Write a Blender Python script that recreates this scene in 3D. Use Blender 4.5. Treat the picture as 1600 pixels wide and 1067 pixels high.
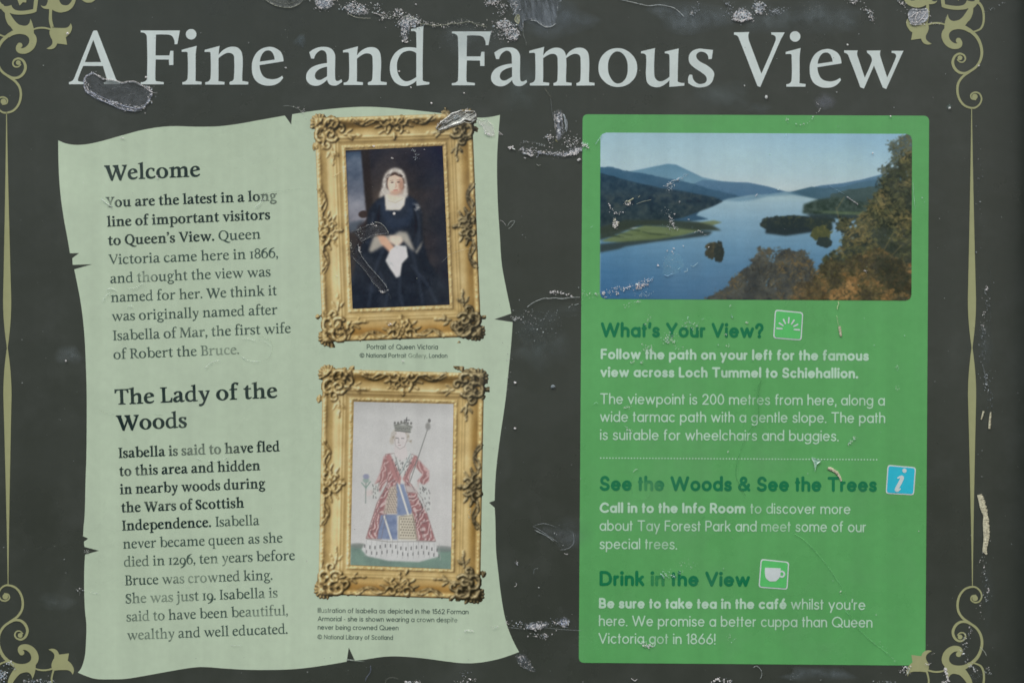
import bpy, math, random
import numpy as np
from mathutils import Vector, Matrix
from mathutils.geometry import tessellate_polygon, delaunay_2d_cdt

for o in list(bpy.data.objects):
    bpy.data.objects.remove(o, do_unlink=True)
SC = bpy.context.scene
COL = SC.collection

# ----------------------------------------------------------------------------------------------
#  camera, sky, sun, exposure
# ----------------------------------------------------------------------------------------------
PX = 0.0005                       # one photograph pixel on the board, in metres
ZC = 1.25                         # height of the picture centre above the ground
DIST = 1.45
def P(x, y, d=0.0):
    """point of the board face at photograph position x, y; d metres proud of it"""
    return ((x - 800.0) * PX, -d, ZC - (y - 533.5) * PX)

cam = bpy.data.objects.new('camera', bpy.data.cameras.new('camera'))
COL.objects.link(cam)
cam.location = (0, -DIST, ZC)
cam.rotation_euler = (math.radians(90), 0, 0)
cam.data.sensor_width = 36
cam.data.lens = 36 * DIST / (1600 * PX)
cam.data.clip_start = 0.02
cam.data.clip_end = 500
SC.camera = cam

SUN_EL, SUN_AZ = 52.0, -38.0      # azimuth measured from straight behind the camera, to the left
wd = bpy.data.worlds.new('World'); SC.world = wd; wd.use_nodes = True
nt = wd.node_tree
bg = nt.nodes.get('Background') or nt.nodes.new('ShaderNodeBackground')
sky = nt.nodes.new('ShaderNodeTexSky')
sky.sky_type = 'NISHITA'; sky.sun_disc = False
sky.sun_elevation = math.radians(SUN_EL)
sky.sun_rotation = math.radians(180 + SUN_AZ)
sky.air_density = 1.0; sky.dust_density = 4.0; sky.ozone_density = 1.0
nt.links.new(sky.outputs[0], bg.inputs[0])
bg.inputs[1].default_value = 0.102
sun = bpy.data.objects.new('sun', bpy.data.lights.new('sun', 'SUN')); COL.objects.link(sun)
sun.data.energy = 1.8; sun.data.angle = math.radians(20); sun.data.color = (1.0, 0.96, 0.90)
az, el = math.radians(SUN_AZ), math.radians(SUN_EL)
sd = Vector((math.sin(az) * math.cos(el), -math.cos(az) * math.cos(el), math.sin(el)))   # towards the sun
sun.rotation_euler = sd.to_track_quat('Z', 'Y').to_euler()
SC.view_settings.view_transform = 'Standard'; SC.view_settings.look = 'None'
SC.view_settings.gamma = 1.0; SC.view_settings.use_curve_mapping = False
SC.view_settings.exposure = 0.0
SC.render.engine = 'CYCLES'
SC.cycles.filter_width = 1.65
SC.cycles.max_bounces = 8

# ----------------------------------------------------------------------------------------------
#  helpers
# ----------------------------------------------------------------------------------------------
GAIN = np.array((0.61, 0.596, 0.592)); VEIL = np.array((0.0143, 0.0137, 0.0143))
def lin(c):
    c = np.asarray(c, float) / 255.0
    return np.where(c <= .04045, c / 12.92, ((c + .055) / 1.055) ** 2.4)
def D(c):
    """base colour of an ink that looks like the displayed colour c under the even overcast light"""
    return np.clip((lin(c) - VEIL) / GAIN, 0.004, 0.88)

def link(name, mesh, mats, parent=None):
    o = bpy.data.objects.new(name, mesh); COL.objects.link(o)
    for m in (mats if isinstance(mats, (list, tuple)) else [mats]): mesh.materials.append(m)
    if parent is not None: o.parent = parent
    return o
def empty(name, loc=(0, 0, 0), parent=None):
    o = bpy.data.objects.new(name, None); COL.objects.link(o); o.location = loc
    o.empty_display_size = .05
    if parent is not None: o.parent = parent
    return o
def tag(o, label=None, cat=None, group=None, kind=None):
    if label: o['label'] = label
    if cat: o['category'] = cat
    if group: o['group'] = group
    if kind: o['kind'] = kind
    return o

# where the print has been rubbed and bleached: x, y, half width, half height, how far
WORN = [(310, 512, 48, 14, .35), (345, 548, 46, 18, .62), (262, 392, 28, 13, .45), (228, 432, 17, 10, .75), (300, 902, 52, 12, .62), (255, 936, 66, 13, .6), (430, 938, 42, 13, .65), (228, 966, 40, 12, .5), (415, 964, 50, 15, .62), (240, 994, 56, 13, .5), (318, 704, 66, 14, .5), (215, 742, 32, 12, .3), (425, 310, 26, 14, .5), (172, 318, 12, 10, .7), (255, 782, 64, 12, .25), (205, 882, 44, 11, .3), (345, 880, 22, 10, .6), (652, 556, 24, 7, .8), (718, 970, 30, 8, .6), (505, 954, 14, 5, .6), (665, 970, 20, 6, .3), (510, 996, 20, 6, .3),
        (1190, 795, 32, 12, .5), (1010, 826, 34, 12, .4), (1215, 826, 46, 13, .55), (1185, 625, 30, 12, .6), (1180, 652, 28, 12, .5), (1165, 690, 40, 10, .4), (1030, 852, 34, 12, .5), (1012, 760, 30, 14, .55), (1028, 908, 26, 14, .6), (1300, 556, 34, 12, .35), (1245, 950, 26, 12, .35), (1035, 1000, 26, 12, .5), (1120, 585, 60, 12, .2), (1350, 630, 40, 12, .2), (1200, 978, 60, 12, .25)]
def worn(pts):
    p = np.array(pts); o = .03 + .03 * np.sin(p[:, 0] * .021 + 2 * np.sin(p[:, 1] * .017)) * np.sin(p[:, 1] * .043 + 1.3)
    for x, y, rx, ry, s in WORN:
        d = np.hypot((p[:, 0] - x) / rx, (p[:, 1] - y) / ry)
        m = np.clip(1.25 - d, 0, 1); m = m * m * (3 - 2 * m)
        o = np.maximum(o, .82 * s * m * (.82 + .18 * np.sin(p[:, 0] * 1.1 + p[:, 1] * .7)))
    return o

def area2(l): return sum(l[i - 1][0] * l[i][1] - l[i][0] * l[i - 1][1] for i in range(len(l)))
def winding(x, y, l):
    w = 0
    for i in range(len(l)):
        (ax, ay), (bx, by) = l[i - 1], l[i]
        if (ay <= y) != (by <= y):
            c = (bx - ax) * (y - ay) - (x - ax) * (by - ay)
            if ay <= y and c > 0: w += 1
            elif ay > y and c < 0: w -= 1
    return w
def tess(loops):
    """points and triangles of an outline with holes; outlines that cross themselves are filled by winding"""
    pts = [p for l in loops for p in l]
    want = abs(area2(loops[0])) - sum(abs(area2(l)) for l in loops[1:])
    t = tessellate_polygon([[Vector((x, y, 0)) for x, y in l] for l in loops])
    if abs(sum(abs(area2([pts[i] for i in f])) for f in t) - want) < .01 * want: return pts, t
    ed = []; b = 0
    for l in loops: n = len(l); ed += [(b + i, b + (i + 1) % n) for i in range(n)]; b += n
    v, _, f, *_ = delaunay_2d_cdt([Vector(p) for p in pts], ed, [], 0, 1e-4)
    v = [tuple(p) for p in v]; out = []
    for q in f:
        x, y = (sum(v[i][d] for i in q) / 3.0 for d in (0, 1))
        if winding(x, y, loops[0]) != 0 and not any(winding(x, y, l) for l in loops[1:]): out.append(tuple(q))
    return v, out

class Sheet:
    """collects flat printed shapes (photograph positions) and links them as one mesh object"""
    def __init__(self, depth):
        self.v, self.f, self.mi = [], [], []; self.d = depth; self.k = 0; self.m = 0
    def tri(self, pts, tris, dd=0.0, ramp=0.0):
        b = len(self.v)
        self.v += [P(x, y, self.d + dd + i * ramp) for i, (x, y) in enumerate(pts)]
        for t in tris:
            (ax, ay), (bx, by), (cx, cy) = (pts[i] for i in t)
            s = (bx - ax) * (cy - ay) - (by - ay) * (cx - ax)
            if abs(s) < 1e-9: continue
            self.f.append(tuple(b + i for i in (t if s < 0 else t[::-1]))); self.mi.append(self.m)
    def poly(self, outer, holes=()):
        loops = [outer] + list(holes)
        pts, tris = tess([[tuple(p[:2]) for p in l] for l in loops])
        self.k += 1
        self.tri(pts, tris, (self.k % 5) * 1.2e-5)
    def build(self, name, mats, parent=None):
        me = bpy.data.meshes.new(name); me.from_pydata(self.v, [], self.f)
        me.polygons.foreach_set('material_index', self.mi)
        if name.endswith('lettering'):
            at = me.attributes.new('fade', 'FLOAT', 'POINT'); at.data.foreach_set('value', worn([(v[0] / PX + 800, 533.5 - (v[2] - ZC) / PX) for v in self.v]))
        return link(name, me, mats, parent)

def flow(pts, n=5, closed=True):
    """outline through points; (x, y) is a corner, (x, y, 1) a smooth point"""
    N = len(pts); out = []
    P_ = [np.array(p[:2], float) for p in pts]; S = [len(p) > 2 for p in pts]
    T = []
    for i in range(N):
        if S[i]:
            t = P_[(i + 1) % N] - P_[i - 1]
            T.append(t / (np.hypot(*t) + 1e-9))
        else: T.append(None)
    rng = range(N) if closed else range(N - 1)
    for i in rng:
        j = (i + 1) % N; a, b = P_[i], P_[j]; L = np.hypot(*(b - a))
        out.append(tuple(a))
        if not S[i] and not S[j]: continue
        h = .37 * L
        ca = a + T[i] * h if S[i] else None
        cb = b - T[j] * h if S[j] else None
        if ca is None: ca = a + (cb - a) * .45
        if cb is None: cb = b + (ca - b) * .45
        for k in range(1, n):
            t = k / n; u = 1 - t
            out.append(tuple(u ** 3 * a + 3 * u * u * t * ca + 3 * u * t * t * cb + t ** 3 * b))
    if not closed: out.append(tuple(P_[-1]))
    return out

def ellipse(cx, cy, rx, ry, n=24, rot=0.0):
    c, s = math.cos(rot), math.sin(rot)
    return [(cx + rx * math.cos(a) * c - ry * math.sin(a) * s, cy + rx * math.cos(a) * s + ry * math.sin(a) * c)
            for a in (2 * math.pi * k / n for k in range(n))]

def ribbon(pts, widths, caps=True):
    """outline of a stroke of varying width through a polyline"""
    p = [np.array(q[:2], float) for q in pts]; n = len(p)
    L, R = [], []
    for i in range(n):
        t = p[min(i + 1, n - 1)] - p[max(i - 1, 0)]; t = t / (np.hypot(*t) + 1e-9)
        nn = np.array((-t[1], t[0])); w = widths[i] / 2.0
        L.append(tuple(p[i] + nn * w)); R.append(tuple(p[i] - nn * w))
    out = list(L)
    if caps:
        t = p[-1] - p[-2]; a = math.atan2(t[1], t[0]); w = widths[-1] / 2
        out += [(p[-1][0] + w * math.cos(a + math.pi / 2 - k * math.pi / 7), p[-1][1] + w * math.sin(a + math.pi / 2 - k * math.pi / 7)) for k in range(1, 7)]
    out += R[::-1]
    if caps:
        t = p[0] - p[1]; a = math.atan2(t[1], t[0]); w = widths[0] / 2
        out += [(p[0][0] + w * math.cos(a + math.pi / 2 - k * math.pi / 7), p[0][1] + w * math.sin(a + math.pi / 2 - k * math.pi / 7)) for k in range(1, 7)]
    return out

def cr(pts, n=6):
    """dense Catmull-Rom through (x, y, w)"""
    out = []; N = len(pts); A = [np.array(p, float) for p in pts]
    for i in range(N - 1):
        p0, p1, p2, p3 = A[max(i - 1, 0)], A[i], A[i + 1], A[min(i + 2, N - 1)]
        for j in range(n):
            t = j / n
            out.append(.5 * (2 * p1 + (p2 - p0) * t + (2 * p0 - 5 * p1 + 4 * p2 - p3) * t * t + (3 * p1 - p0 - 3 * p2 + p3) * t ** 3))
    out.append(A[-1])
    return out

# ----------------------------------------------------------------------------------------------
#  materials
# ----------------------------------------------------------------------------------------------
def make_aged():
    """weathering shared by everything printed: faint dirt in the colour, a wavy laminate surface"""
    g = bpy.data.node_groups.new('aged_laminate', 'ShaderNodeTree')
    g.interface.new_socket('Color', in_out='INPUT', socket_type='NodeSocketColor')
    g.interface.new_socket('Color', in_out='OUTPUT', socket_type='NodeSocketColor')
    g.interface.new_socket('Normal', in_out='OUTPUT', socket_type='NodeSocketVector')
    g.interface.new_socket('Roughness', in_out='OUTPUT', socket_type='NodeSocketFloat')
    N, L = g.nodes, g.links
    gi, go = N.new('NodeGroupInput'), N.new('NodeGroupOutput')
    geo = N.new('ShaderNodeNewGeometry')
    def noise(scale, detail, vscale=(1, 1, 1), rough=.55):
        mp = N.new('ShaderNodeMapping'); mp.inputs['Scale'].default_value = vscale
        L.new(geo.outputs['Position'], mp.inputs['Vector'])
        n = N.new('ShaderNodeTexNoise'); n.inputs['Scale'].default_value = scale
        n.inputs['Detail'].default_value = detail; n.inputs['Roughness'].default_value = rough
        L.new(mp.outputs[0], n.inputs['Vector']); return n.outputs['Fac']
    def rng(f, a, b, c, d):
        r = N.new('ShaderNodeMapRange'); r.inputs[1].default_value = a; r.inputs[2].default_value = b
        r.inputs[3].default_value = c; r.inputs[4].default_value = d; L.new(f, r.inputs[0]); return r.outputs[0]
    def math_(op, a, b):
        m = N.new('ShaderNodeMath'); m.operation = op
        for i, q in enumerate((a, b)):
            if isinstance(q, (int, float)): m.inputs[i].default_value = q
            else: L.new(q, m.inputs[i])
        return m.outputs[0]
    big = noise(7, 5); streak = noise(5, 4, (13, 1, .14)); fine = noise(160, 4); mid = noise(34, 5)
    v = math_('MULTIPLY', rng(big, .3, .7, .95, 1.05), rng(streak, .3, .7, .95, 1.045))
    v = math_('MULTIPLY', v, rng(fine, .3, .7, .97, 1.03))
    mul = N.new('ShaderNodeMix'); mul.data_type = 'RGBA'; mul.blend_type = 'MULTIPLY'; mul.inputs[0].default_value = 1
    L.new(gi.outputs['Color'], mul.inputs[6]); L.new(v, mul.inputs[7])
    # pale bloom of lime and algae in drifting patches
    film = rng(math_('MULTIPLY', noise(11, 6, rough=.65), rng(mid, .3, .7, .8, 1.2)), .50, .78, 0, .09)
    mx = N.new('ShaderNodeMix'); mx.data_type = 'RGBA'
    L.new(film, mx.inputs[0]); L.new(mul.outputs[2], mx.inputs[6]); mx.inputs[7].default_value = (.26, .29, .28, 1)
    L.new(mx.outputs[2], go.inputs['Color'])
    h = math_('ADD', math_('ADD', math_('MULTIPLY', noise(16, 3), .55), math_('MULTIPLY', noise(3.2, 2), 1.6)), math_('ADD', math_('MULTIPLY', fine, .012), math_('MULTIPLY', mid, .10)))
    b = N.new('ShaderNodeBump'); b.inputs['Strength'].default_value = .35; b.inputs['Distance'].default_value = .004
    L.new(h, b.inputs['Height']); L.new(b.outputs[0], go.inputs['Normal'])
    L.new(math_('ADD', rng(big, .3, .7, .20, .40), rng(mid, .3, .75, -.03, .08)), go.inputs['Roughness'])
    return g
AGED = make_aged()

def ink(name, color=None, attr=None, spec=.5, paper=None):
    m = bpy.data.materials.new(name); m.use_nodes = True
    N, L = m.node_tree.nodes, m.node_tree.links
    b = N['Principled BSDF']; b.inputs['Specular IOR Level'].default_value = spec
    g = N.new('ShaderNodeGroup'); g.node_tree = AGED
    if attr:
        a = N.new('ShaderNodeAttribute'); a.attribute_name = attr; L.new(a.outputs['Color'], g.inputs['Color'])
    else:
        c = D(color); g.inputs['Color'].default_value = (c[0], c[1], c[2], 1)
    if paper is not None:
        a = N.new('ShaderNodeAttribute'); a.attribute_name = 'fade'; mx = N.new('ShaderNodeMix'); mx.data_type = 'RGBA'
        L.new(a.outputs['Fac'], mx.inputs[0]); mx.inputs[6].default_value = (*D(color), 1); mx.inputs[7].default_value = (*D(paper), 1); L.new(mx.outputs[2], g.inputs['Color'])
    L.new(g.outputs['Color'], b.inputs['Base Color']); L.new(g.outputs['Normal'], b.inputs['Normal'])
    L.new(g.outputs['Roughness'], b.inputs['Roughness'])
    return m

def matte(name, color, rough=.7, noise=60, amp=.25, bump=.3):
    m = bpy.data.materials.new(name); m.use_nodes = True
    N, L = m.node_tree.nodes, m.node_tree.links
    b = N['Principled BSDF']; b.inputs['Roughness'].default_value = rough
    c = D(color)
    geo = N.new('ShaderNodeNewGeometry'); n = N.new('ShaderNodeTexNoise'); n.inputs['Scale'].default_value = noise * 10
    n.inputs['Detail'].default_value = 5; L.new(geo.outputs['Position'], n.inputs['Vector'])
    r = N.new('ShaderNodeValToRGB')
    r.color_ramp.elements[0].position = .3; r.color_ramp.elements[1].position = .7
    r.color_ramp.elements[0].color = tuple(c * (1 - amp)) + (1,); r.color_ramp.elements[1].color = tuple(np.minimum(c * (1 + amp), .9)) + (1,)
    L.new(n.outputs['Fac'], r.inputs[0]); L.new(r.outputs[0], b.inputs['Base Color'])
    bp = N.new('ShaderNodeBump'); bp.inputs['Strength'].default_value = bump; bp.inputs['Distance'].default_value = .0006
    L.new(n.outputs['Fac'], bp.inputs['Height']); L.new(bp.outputs[0], b.inputs['Normal'])
    return m

def film_material(name, rough=.22):
    """thin clear laminate: colour and cover come with the mesh (RGBA attribute)"""
    m = bpy.data.materials.new(name); m.use_nodes = True
    N, L = m.node_tree.nodes, m.node_tree.links
    b = N['Principled BSDF']; b.inputs['Roughness'].default_value = rough
    a = N.new('ShaderNodeAttribute'); a.attribute_name = 'film'
    L.new(a.outputs['Color'], b.inputs['Base Color']); L.new(a.outputs['Alpha'], b.inputs['Alpha'])
    return m

M_DARK = ink('dark_print', (62, 65.5, 61))
M_TITLE = ink('title_print', (183, 195, 191))
M_GOLD = ink('gold_print', (142, 145, 109))
M_SCROLL = ink('scroll_print', (168, 184, 162))
M_GREEN = ink('green_print', (88, 151, 92))
M_BLACK = ink('black_print', (38, 50, 50), paper=(168, 184, 162))
M_GREY = ink('grey_print', (62, 78, 72), paper=(168, 184, 162))
M_DKGREEN = ink('dark_green_print', (32, 108, 74), paper=(88, 151, 92))
M_PALE = ink('pale_text_print', (165, 200, 173), paper=(88, 151, 92))
M_PALE2 = ink('icon_white_print', (184, 206, 196))
M_LTGREEN = ink('icon_green_print', (88, 176, 102))
M_CYAN = ink('icon_blue_print', (54, 172, 214))
M_PICT = ink('picture_print', attr='picture')
M_CRUST = matte('lime_crust', (176, 188, 198), .55, 80, .2)
M_FLAKE = matte('dried_flake', (178, 173, 148), .8, 70, .38, .6)
M_RIM = matte('black_frame', (34, 37, 36), .45, 20, .12, .1)
M_FILM = film_material('peeling_laminate')
# ----------------------------------------------------------------------------------------------
#  the board itself: printed aluminium slab in a black frame
# ----------------------------------------------------------------------------------------------
board = empty('information_board', P(800, 1200))
tag(board, 'weathered dark visitor information board with pale scroll, green panel and white title', 'sign')
def child(o):
    if o.parent is board: o.matrix_parent_inverse = Matrix.Translation(board.location).inverted()
    return o

def box_mesh(name, x0, x1, y0, y1, d0, d1, bev=0.0):
    """box between photograph positions, from depth d0 (back) to d1 (front), with bevelled edges"""
    import bmesh
    bm = bmesh.new()
    vs = [bm.verts.new(P(x, y, d)) for d in (d0, d1) for x, y in ((x0, y0), (x1, y0), (x1, y1), (x0, y1))]
    for f in ((0, 1, 2, 3), (4, 7, 6, 5), (0, 4, 5, 1), (1, 5, 6, 2), (2, 6, 7, 3), (3, 7, 4, 0)):
        bm.faces.new([vs[i] for i in f])
    bmesh.ops.recalc_face_normals(bm, faces=bm.faces[:])
    if bev: bmesh.ops.bevel(bm, geom=bm.edges[:], offset=bev, segments=3, affect='EDGES', profile=.5)
    me = bpy.data.meshes.new(name); bm.to_mesh(me); bm.free(); return me

BX0, BX1, BY0, BY1 = -110, 1638, -165, 1190
panel = child(link('panel', box_mesh('panel', BX0, BX1, BY0, BY1, -.006, 0.0), M_DARK, board))
rim_w = 46
# one mitred rim round the panel, standing 14 mm proud of it
def frame_mesh(name, x0, x1, y0, y1, w, prof):
    v, f = [], []
    cs = [(x0, y0, 1, 1), (x1, y0, -1, 1), (x1, y1, -1, -1), (x0, y1, 1, -1)]
    for (cx, cy, sx, sy) in cs:
        for (u, d) in prof: v.append(P(cx + sx * u, cy + sy * u, d))
    n = len(prof)
    for k in range(4):
        for i in range(n):
            a, b = k * n + i, k * n + (i + 1) % n; c, e = ((k + 1) % 4) * n + (i + 1) % n, ((k + 1) % 4) * n + i
            f.append((a, e, c, b))
    me = bpy.data.meshes.new(name); me.from_pydata(v, [], f); me.validate(); return me
prof = [(34, .0002), (36, .0180), (33, .0230), (22, .0250), (4, .0250), (0, .0230), (-2, .012), (-2, -.014), (28, -.014), (30, -.0062)]
rim = child(link('frame', frame_mesh('frame', BX0 - 2, BX1 + 2, BY0 - 2, BY1 + 2, rim_w, prof), M_RIM, board))

# ---- pale torn scroll ------------------------------------------------------------------------
SCROLL = """91,219.5 105,225* 125,226.7* 150,223* 187,213* 225,203* 265,197.7* 312,198.5* 350,197* 400,189 445,181 455,195 456.5,179 500,172.5* 550,168* 585,167.6* 625,170.5* 675,175.7* 725,181.5* 745,184* 762,183.7* 781.3,180
778.4,216* 776.8,245* 776.8,284* 778.4,329* 780.6,362* 784,412* 790.8,450* 797.5,482* 798.8,490 772.3,499 801,503.3 800,520* 797.5,551* 794,585* 789.6,627* 783,672* 777,717* 774,751* 773,781.6 764,785 773,793 774,814* 775,858* 778.4,892* 784,937* 790.8,971* 799.8,996* 811,1018
795,1024* 775,1030* 750,1034.5* 725,1035.5* 700,1033* 662,1028* 625,1025* 600,1025.5* 570,1030 554.5,1031.5 545,1011 541.7,1033 500,1040* 462,1044.5* 425,1046* 387,1045.7* 350,1043.7* 320,1041.5* 300,1042.5* 262,1048.7* 200,1059.5* 175,1060.7* 150,1060* 135,1055.7* 121.7,1050
127.5,1042* 132.5,1025* 134.5,1000* 135,975* 133,955* 131.7,925* 131.7,892* 133,866 155,860 132,854 131,846 138,841 130,837.5 130.5,825* 132.5,802* 133.7,752* 135,715* 135.5,665* 135.5,615* 134,565* 132.5,532* 130,502* 126,472* 121,445* 116,421 144.5,413 113.7,414 113,403.7 123.7,395.5 109.5,396 105,370* 98.7,335* 93.7,295* 91.5,255*"""
def parse(s):
    out = []
    for t in s.split():
        sm = t.endswith('*'); x, y = t.rstrip('*').split(',')
        out.append((float(x), float(y), 1) if sm else (float(x), float(y)))
    return out
def round_rect(c, r, n=6):
    """quad corners (tl, tr, br, bl), corner radii"""
    out = []; N = 4
    if not isinstance(r, (list, tuple)): r = [r] * 4
    for i in range(N):
        a, b, d = (np.array(c[(i + k) % N], float) for k in (-1, 0, 1))
        u, w = (a - b) / np.hypot(*(a - b)), (d - b) / np.hypot(*(d - b)); R = r[i]
        p, q = b + u * R, b + w * R
        for k in range(n + 1):
            t = k / n; out.append(tuple((1 - t) ** 2 * p + 2 * t * (1 - t) * b + t * t * q))
    return out

S1, S2, S3, S4 = .00015, .0003, .00045, .0006
sh = Sheet(S1); sh.poly(flow(parse(SCROLL), 5))
scroll = child(sh.build('scroll_panel', M_SCROLL, board))
sh = Sheet(S1); sh.poly(round_rect([(910.3, 179), (1451.7, 181.3), (1445.8, 1039.3), (904.3, 1034.8)], [9, 9, 5, 9]))
green = child(sh.build('green_panel', M_GREEN, board))

# ---- gold corner scrolls and the tapering rods between them ------------------------------------
def ornament(sheet, T, full, T2=None):
    """drawn once in quarter photograph pixels from the bottom left corner; T maps to the board"""
    def S(pts, n=5):
        q = cr(pts, n); sheet.poly([T(*p) for p in ribbon([(a[0], a[1]) for a in q], [a[2] for a in q])])
    def F(s, n=5): sheet.poly([T(*p) for p in flow(parse(s), n)])
    def dotc(x, y, r): sheet.poly([T(*p) for p in ellipse(x, y, r, r, 16)])
    # lower S with its small spiral
    S([(30, 508, 9), (54, 514, 9), (58, 538, 9), (34, 553, 10), (6, 545, 10), (-8, 515, 10), (2, 482, 10), (28, 459, 11), (60, 456, 12), (100, 472, 13), (130, 510, 14), (143, 562, 15), (136, 612, 15), (108, 652, 15), (66, 682, 15), (26, 712, 15), (0, 752, 16), (-10, 800, 17), (-2, 850, 18), (20, 896, 20), (56, 932, 22), (96, 956, 26)])
    dotc(34, 526, 18)
    S([(62, 690, 8), (92, 674, 13), (128, 676, 16), (158, 700, 17), (172, 738, 17), (160, 776, 15), (132, 794, 13), (104, 786, 11), (93, 764, 10), (104, 744, 9), (126, 742, 8), (142, 756, 8)])
    dotc(127, 768, 15)
    # leaf curl
    F("122,884 112,862* 118,838* 144,824* 180,826* 216,848* 238,884* 241,922* 224,952 222,985* 212,1020* 202,1042 196,1016* 178,1000* 150,1000* 122,1012* 90,1050 76,1072 48,1072 56,1034* 74,1000* 96,968 60,950 70,925 110,944* 160,944* 190,926* 195,898* 180,872* 152,858* 132,866*")
    dotc(136, 876, 17)
    S([(26, 1124, 20), (-4, 1096, 16), (-20, 1050, 14), (-20, 990, 13), (-4, 952, 12), (20, 938, 10), (46, 930, 9)])
    # stalk and lily
    S([(216, 974, 8), (250, 984, 11), (290, 985, 11), (336, 974, 11)])
    F("303,856 330,851* 356,862* 370,888 432,880 424,926 448,948* 463,985* 454,1014 440,992* 412,984* 334,988 322,960* 328,930* 340,905* 336,880*")
    S([(338, 976, 12), (328, 1010, 11), (323, 1040, 11), (325, 1080, 11)])
    if full:      # what the top corners show beyond the bend
        V = lambda t: [T2(*p) for p in flow(parse(t), 5)]
        sheet.poly(V("-2,-2 1,4* 5,9* 10,10.5* 18,8.5 20,13* 25,16.5* 36,17.5* 52,15 53.5,0 53.5,-8 60,-8 59.5,2* 57,19 50,21.5* 36,23.5* 22,23* 16,21 15,26* 20,36* 27,42* 22,45 14,40* 9,30* 8,21 3,16* -2,8*"))
        sheet.poly(V("25,-4 28,2 31,9.5 36,4 41,5 42,-4")); sheet.poly(V("64,8.8 69,10.5* 73,8* 75.5,-3 90,-3* 95,6* 101,9* 108,7.5* 113,0 114,-5 119,-5 117,6* 110,15.5* 98,20* 88,19* 80,14.5 73,14.8* 67,13*"))
        sheet.poly(V("77,13 82,13.5 81.5,30* 84.5,43 79.5,42 77.5,32*")); sheet.poly(V("124,-4 132,3.5* 139,5* 146,3* 152,-4"))
def corner(name, T, full, T2=None):
    s = Sheet(S2); ornament(s, T, full, T2); return child(s.build(name, M_GOLD, board))
corner('corner_ornament', lambda x, y: (x / 4 - 3.0, 1090.5 - (800 + y / 4)), True, lambda x, y: (x, y))
corner('corner_ornament', lambda x, y: (1531.5 - x / 4, 1083.0 - (800 + y / 4)), True, lambda x, y: (1528.5 - x, y - 7.5))
corner('corner_ornament', lambda x, y: (x / 4, 800 + y / 4), False)
corner('corner_ornament', lambda x, y: (1531.8 - x / 4, 802.5 + y / 4), False)
for cx0, cx1, ya, ym, yb in ((10.4, 12.8, 176, 543, 913), (1518.0, 1519.2, 170, 543, 916)):
    s = Sheet(S2)
    def rod(y0, y1, flip):
        q = []
        for k in range(31):
            t = k / 30.0
            w = 1.2 + 11.6 * min(1, (t / .80) ** 1.25) if t < .8 else 12.8 * max(.05, math.cos((t - .8) / .2 * math.pi / 2)) ** .75
            y = y0 + (y1 - y0) * t; q.append((cx0 + (cx1 - cx0) * (y - ya) / (yb - ya), y, w))
        s.poly(ribbon([(a[0], a[1]) for a in q], [a[2] for a in q], caps=False))
    rod(ya, ym, 0); rod(yb, ym, 1)
    child(s.build('border_rod', M_GOLD, board))
# ----------------------------------------------------------------------------------------------
#  lettering: a drawn roman with bracketed serifs, and a rounded sans of constant stroke
# ----------------------------------------------------------------------------------------------
def C(s):
    """'x,y x,y* ...' -> points; * marks a smooth point"""
    out = []
    for t in s.split():
        sm = t.endswith('*'); x, y = t.rstrip('*').split(',')
        out.append((float(x), float(y), 1) if sm else (float(x), float(y)))
    return out
def mp(pts, sx=1, sy=1, dx=0, dy=0):
    r = [((p[0] * sx + dx, p[1] * sy + dy) + tuple(p[2:])) for p in pts]
    return r[::-1] if sx * sy < 0 else r
def raw(s, x0, yb, k=1.0):
    return mp(C(s), k, -k, -x0 * k, yb * k)
def dot(cx, cy, r, ry=None): return mp([(math.cos(a) , math.sin(a), 1) for a in (k * math.pi / 4 for k in range(8))], r, ry or r, cx, cy)

SER = {}        # char -> (advance, [ [outer, hole...], ... ])
def g(ch, pieces, adv=None):
    xs = [p[0] for pc in pieces for l in pc for p in l]
    SER[ch] = (adv if adv is not None else max(xs) + 40, pieces)

def flagstem(top, bottom=0, left_foot=True, foot=True):
    if not foot:
        return [C(f"0,{top-50} 188,{top} 178,{top-70}* 174,{top-130} 174,0 74,0 74,{top-120} 72,{top-85}* 58,{top-76}* 0,{top-78}")]
    lf = f"{8},{bottom} {8},{bottom+30} 52,{bottom+44}* 74,{bottom+85}*" if left_foot else f"74,{bottom-6} 74,{bottom+60}*"
    return [C(f"0,{top-50} 188,{top} 178,{top-70}* 174,{top-130} 174,{bottom+85}* 172,{bottom+43} 250,{bottom+33} 248,{bottom} {lf} 74,{top-120} 72,{top-85}* 58,{top-76}* 0,{top-78}")]
ARCH = raw("560,450 572,405 640,335* 745,300* 835,330* 872,430* 868,690* 870,728 945,740 943,772 712,774 712,742* 752,722* 765,680* 768,470* 755,400* 700,378* 640,395* 560,455", 398, 773)
BOWL = [raw("1330,640 1270,690* 1185,718* 1090,690* 1030,610* 1012,500* 1040,390* 1110,310* 1200,278* 1330,287", 1012, 707, 1.1),
        raw("1312,345 1270,322* 1220,318* 1150,345* 1105,415* 1092,490* 1110,590* 1160,650* 1220,662* 1312,615", 1012, 707, 1.1)]
BOWLR = [mp(l, -1, 1, 434, 0) for l in BOWL]      # opens to the left
I_CAP = C("0,672 0,642 50,630* 72,595* 72,85* 50,42* 0,30 0,0 250,0 250,30 200,42* 178,85* 178,595* 200,630* 250,642 250,672")

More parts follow.
